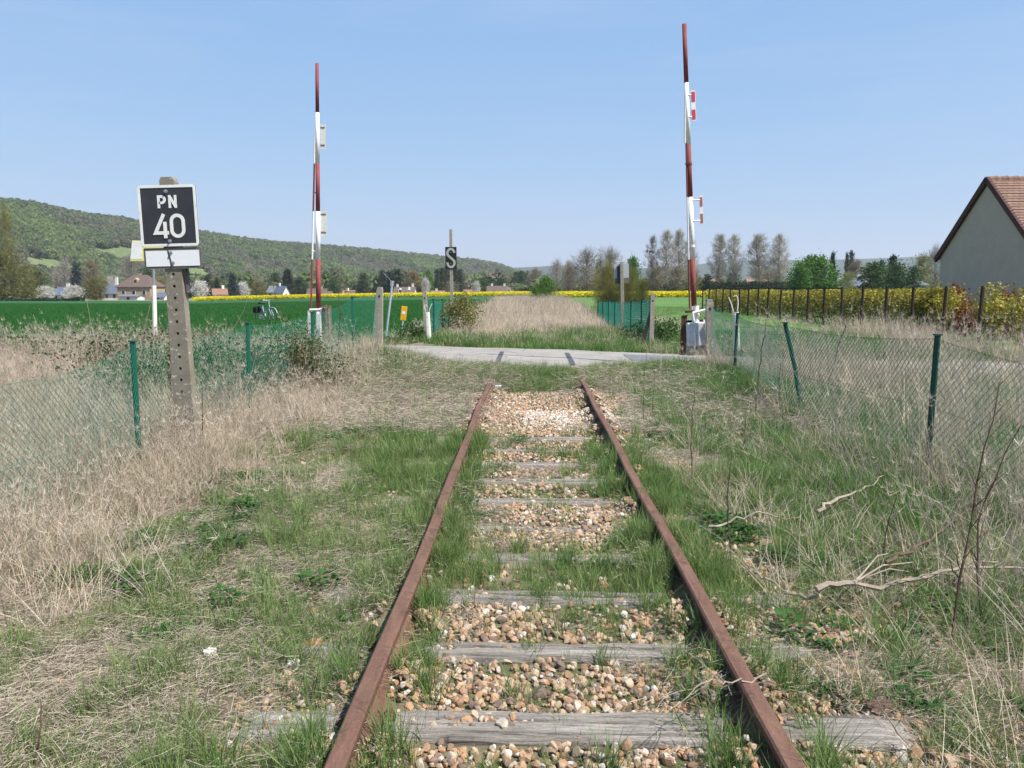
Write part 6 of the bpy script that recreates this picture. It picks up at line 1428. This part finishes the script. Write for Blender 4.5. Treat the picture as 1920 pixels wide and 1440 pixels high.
# ------------------------------------------------------------------ dead stems, saplings and fallen branches
def sapling(pb, pt, label, r0=.006, nb=6, spread=.25, mat='twig', name='dead_stem', d=None, bow=.03, seed=0, cat='stem'):
    q = np.random.default_rng(seed + 700); b = G(*pb); 
    if d: b = P(pb[0], pb[1], d)
    e = P(pt[0], pt[1], b[1] + q.normal() * .05); L = np.linalg.norm(e - b); t = thing(name, label, cat, b)
    s_ = np.linspace(0, 1, 9)[:, None]; p = (e - b) * s_; side = np.array([q.normal(), q.normal(), 0]); p += side * bow * L * np.sin(s_ * math.pi) + q.normal(size=(9, 3)) * .006 * L
    p[0] = (0, 0, -.04); mb = MB(); mb.tube(p, np.linspace(r0, r0 * .35, 9), 5); mb.build('stem', M[mat], t)
    if nb:
        mb = MB()
        for i in range(nb):
            f = q.uniform(.22, .95) * 8; j = int(f); s0 = p[j] * (1 - f + j) + p[min(8, j + 1)] * (f - j); a = q.uniform(0, 6.28); l = L * spread * q.uniform(.4, 1.2) * (1.15 - f / 9)
            e2 = s0 + np.array([math.cos(a) * .55, math.sin(a) * .4, .75]) * l; lb = limb(s0, e2, q, 5, .03); rr_ = r0 * .55 * (1.1 - f / 9); mb.tube(lb, np.linspace(rr_, rr_ * .4, 5), 4)
            for w_ in range(2):
                k2 = int(q.integers(1, 4)); e3 = lb[k2] + (unit(1, q)[0] * .5 + np.array([0, 0, .6])) * l * .4; mb.tube(limb(lb[k2], e3, q, 3), [rr_ * .5, rr_ * .35, rr_ * .2], 3)
        mb.build('side_twigs', M[mat], t)
    return t
sapling((1298, 905), (1304, 728), 'slim brown sapling standing close outside the right rail', .007, 7, .2, seed=1)
sapling((1371, 1052), (1373, 852), 'single bare brown stem right of the rail, before the fallen stick', .006, 3, .15, seed=2)
sapling((1413, 790), (1437, 602), 'bare brown stem between the first two dark fence posts', .010, 8, .22, seed=3)
sapling((1548, 745), (1614, 548), 'dark stem leaning right between the leaning post and the last dark post', .011, 5, .25, seed=4)
sapling((1463, 770), (1464, 680), 'short grey stem left of the leaning fence post', .008, 4, .2, seed=5)
sapling((1784, 1205), (1872, 722), 'tall branched sapling leaning right near the right edge', .0075, 12, .26, seed=6)
sapling((1846, 1180), (1912, 800), 'second branched sapling, close to the right edge', .0065, 10, .26, seed=7)
sapling((1836, 985), (1768, 800), 'pale bleached stem leaning left near the right edge', .008, 5, .2, 'twig_pale', seed=8)
sapling((1664, 1120), (1680, 930), 'thin grey upright stem above the long fallen branch', .006, 6, .22, seed=9)
sapling((1208, 800), (1215, 636), 'thin bare weed stem rising before the lane', .005, 4, .16, seed=10)
sapling((1225, 790), (1228, 700), 'short bare weed stem right of the rail before the lane', .005, 4, .2, seed=11)
sapling((635, 640), (641, 462), 'tall thin dark weed stem right of the left barrier', .008, 8, .14, d=14.0, seed=12)
sapling((566, 640), (522, 470), 'thin curved weed stem left of the left barrier', .006, 5, .16, d=13.0, bow=.12, seed=13)
sapling((424, 640), (470, 545), 'pale thin stem leaning right before the bicycle', .006, 4, .2, 'twig_pale', d=12.5, seed=14)
sapling((187, 680), (162, 560), 'pale thin stem at the left, leaning over the thicket', .007, 8, .3, 'twig_pale', d=12.0, seed=15)
sapling((262, 650), (285, 560), 'pale branched weed left of the PN 40 post', .006, 8, .3, 'twig_pale', d=12.0, seed=16)
sapling((110, 660), (62, 590), 'pale arching stem above the left thicket', .006, 6, .3, 'twig_pale', d=11.5, bow=.1, seed=17)
sapling((66, 1437), (77, 1312), 'short brown dead stem in the left foreground', .006, 3, .2, seed=18)
sapling((622, 1135), (545, 1085), 'brown stick leaning left beside the left rail', .006, 2, .3, seed=19)
sapling((1722, 1420), (1640, 1300), 'pale straw stalk leaning left in the right foreground', .004, 0, seed=20, mat='twig_pale')
sapling((1385, 870), (1397, 765), 'forked brown twig among the grass right of the rail', .006, 7, .4, seed=21)
sapling((1640, 850), (1592, 905), 'grey dead stem bent over left of the last dark post', .008, 5, .4, 'twig_pale', seed=22, d=6.6)
t = sapling((381, 866), (379, 727), 'thin rusty metal rod in front of the PN 40 post', .008, 0, mat='rust_dark', name='metal_rod', bow=0, seed=23, cat='rod')
def branch(pts, label, r0, nb=5, seed=0, lift=.03, mat='twig_pale'):
    q = np.random.default_rng(seed + 900); W_ = np.array([G(*p) for p in pts]); c = W_[len(W_) // 2].copy(); t = thing('fallen_branch', label, 'branch', c)
    u = np.linspace(0, len(pts) - 1, 18); p = np.stack([np.interp(u, range(len(pts)), W_[:, k]) for k in range(3)], -1) - c; p[:, 2] += lift + .05 * np.sin(u * 1.3 + seed) ** 2; p += q.normal(size=p.shape) * .008
    mb = MB(); mb.tube(p, np.linspace(r0, r0 * .3, 18), 6); mb.build('limb', M[mat], t)
    if nb:
        mb = MB()
        for i in range(nb):
            j = int(q.integers(3, 16)); d_ = p[min(17, j + 1)] - p[j]; d_ /= np.linalg.norm(d_); e = p[j] + (d_ + np.array([q.normal() * .5, q.normal() * .5, q.uniform(.1, .7)])) * q.uniform(.12, .38); mb.tube(limb(p[j], e, q, 4, .05), np.linspace(r0 * .4, r0 * .15, 4), 4)
        mb.build('side_twigs', M[mat], t)
branch([(1530, 1160), (1600, 1152), (1700, 1132), (1800, 1124), (1990, 1108)], 'long pale branch lying across the grass on the right', .017, 7, 1, .13)
branch([(1535, 1160), (1470, 1135), (1425, 1120), (1385, 1098)], 'thinner pale branch end reaching towards the right rail', .010, 5, 2, .08)
branch([(1328, 1012), (1400, 1006), (1455, 1000), (1502, 998)], 'pale straight stick just outside the right rail', .010, 1, 3, .10)
branch([(1532, 1002), (1590, 968), (1655, 922)], 'pale stick lying slanted in the green weeds on the right', .014, 0, 4, .14)
branch([(1660, 1130), (1720, 1075), (1790, 1030), (1840, 1000)], 'brown branch rising right from the long pale one', .010, 6, 5, .18, 'twig')
branch([(1430, 1345), (1330, 1370), (1260, 1425)], 'bundle stalk of bleached straw bent over the right rail', .004, 3, 6, .17)

def lump(px, py, dims, mat, name, label, cat, rz=0., seed=0, lift=.0):
    import bmesh
    b = bmesh.new(); bmesh.ops.create_cube(b, size=1); bmesh.ops.subdivide_edges(b, edges=b.edges[:], cuts=3, use_grid_fill=True); q = np.random.default_rng(seed)
    for v in b.verts:
        p = np.array(v.co); p = p * (1 - .16 * (np.abs(p).sum() > 1.05)) + q.normal(size=3) * .03; v.co = p * np.array(dims)
    me = bpy.data.meshes.new(name); b.to_mesh(me); b.free(); me.materials.append(M[mat]); o = link(bpy.data.objects.new(name, me))
    g_ = G(px, py); o.location = g_ + np.array([0, 0, dims[2] * .35 + lift]); o.rotation_euler = (q.normal() * .08, q.normal() * .08, rz); return tag(o, label, cat)
M['brick'] = mat_plain('brick fragment', (.28, .115, .06), (.38, .18, .10), 8, .9, .3, .004)
lump(1652, 838, (.34, .24, .07), 'concrete', 'flat_stone', 'flat pale stone slab in the straw left of the last dark fence post', 'stone slab', .3, 1, .05)
lump(1600, 828, (.20, .16, .06), 'concrete', 'flat_stone', 'smaller grey stone slab left of the flat pale one', 'stone slab', .9, 2, .05)
lump(588, 1218, (.10, .07, .045), 'brick', 'brick_fragment', 'orange brick fragment in the grass left of the left rail', 'brick', .5, 3)
lump(934, 717, (.10, .05, .035), 'white', 'paper_scrap', 'crumpled white scrap beside the left rail near the lane', 'scrap', .2, 4, .10)
lump(1648, 1338, (.11, .07, .05), 'twig', 'stone', 'dark brown stone above the right end of the nearest sleeper', 'stone', .2, 5, .01)
lump(550, 1253, (.055, .045, .035), 'wall_white', 'stone', 'white stone left of the left rail, above the nearest sleeper', 'stone', .2, 6, .01)
lump(395, 905 + 330, (.06, .045, .03), 'wall_white', 'stone', 'white stone in the turf of the left foreground', 'stone', .6, 7, .02)

# ------------------------------------------------------------------ air
mb = MB(); mb.box((0, 3000, 60), (9000, 6800, 280)); hz = mb.build('haze', bpy.data.materials.new('haze air'))
hm = hz.data.materials[0]; hm.use_nodes = True; hn = hm.node_tree; hn.nodes.remove(hn.nodes['Principled BSDF'])
pv = hn.nodes.new('ShaderNodeVolumePrincipled'); pv.inputs['Color'].default_value = (.86, .91, .97, 1); pv.inputs['Density'].default_value = .00013; pv.inputs['Anisotropy'].default_value = .2
hn.links.new(pv.outputs[0], hn.nodes['Material Output'].inputs['Volume'])
tag(hz, 'thin spring haze over the valley', 'haze', kind='stuff')
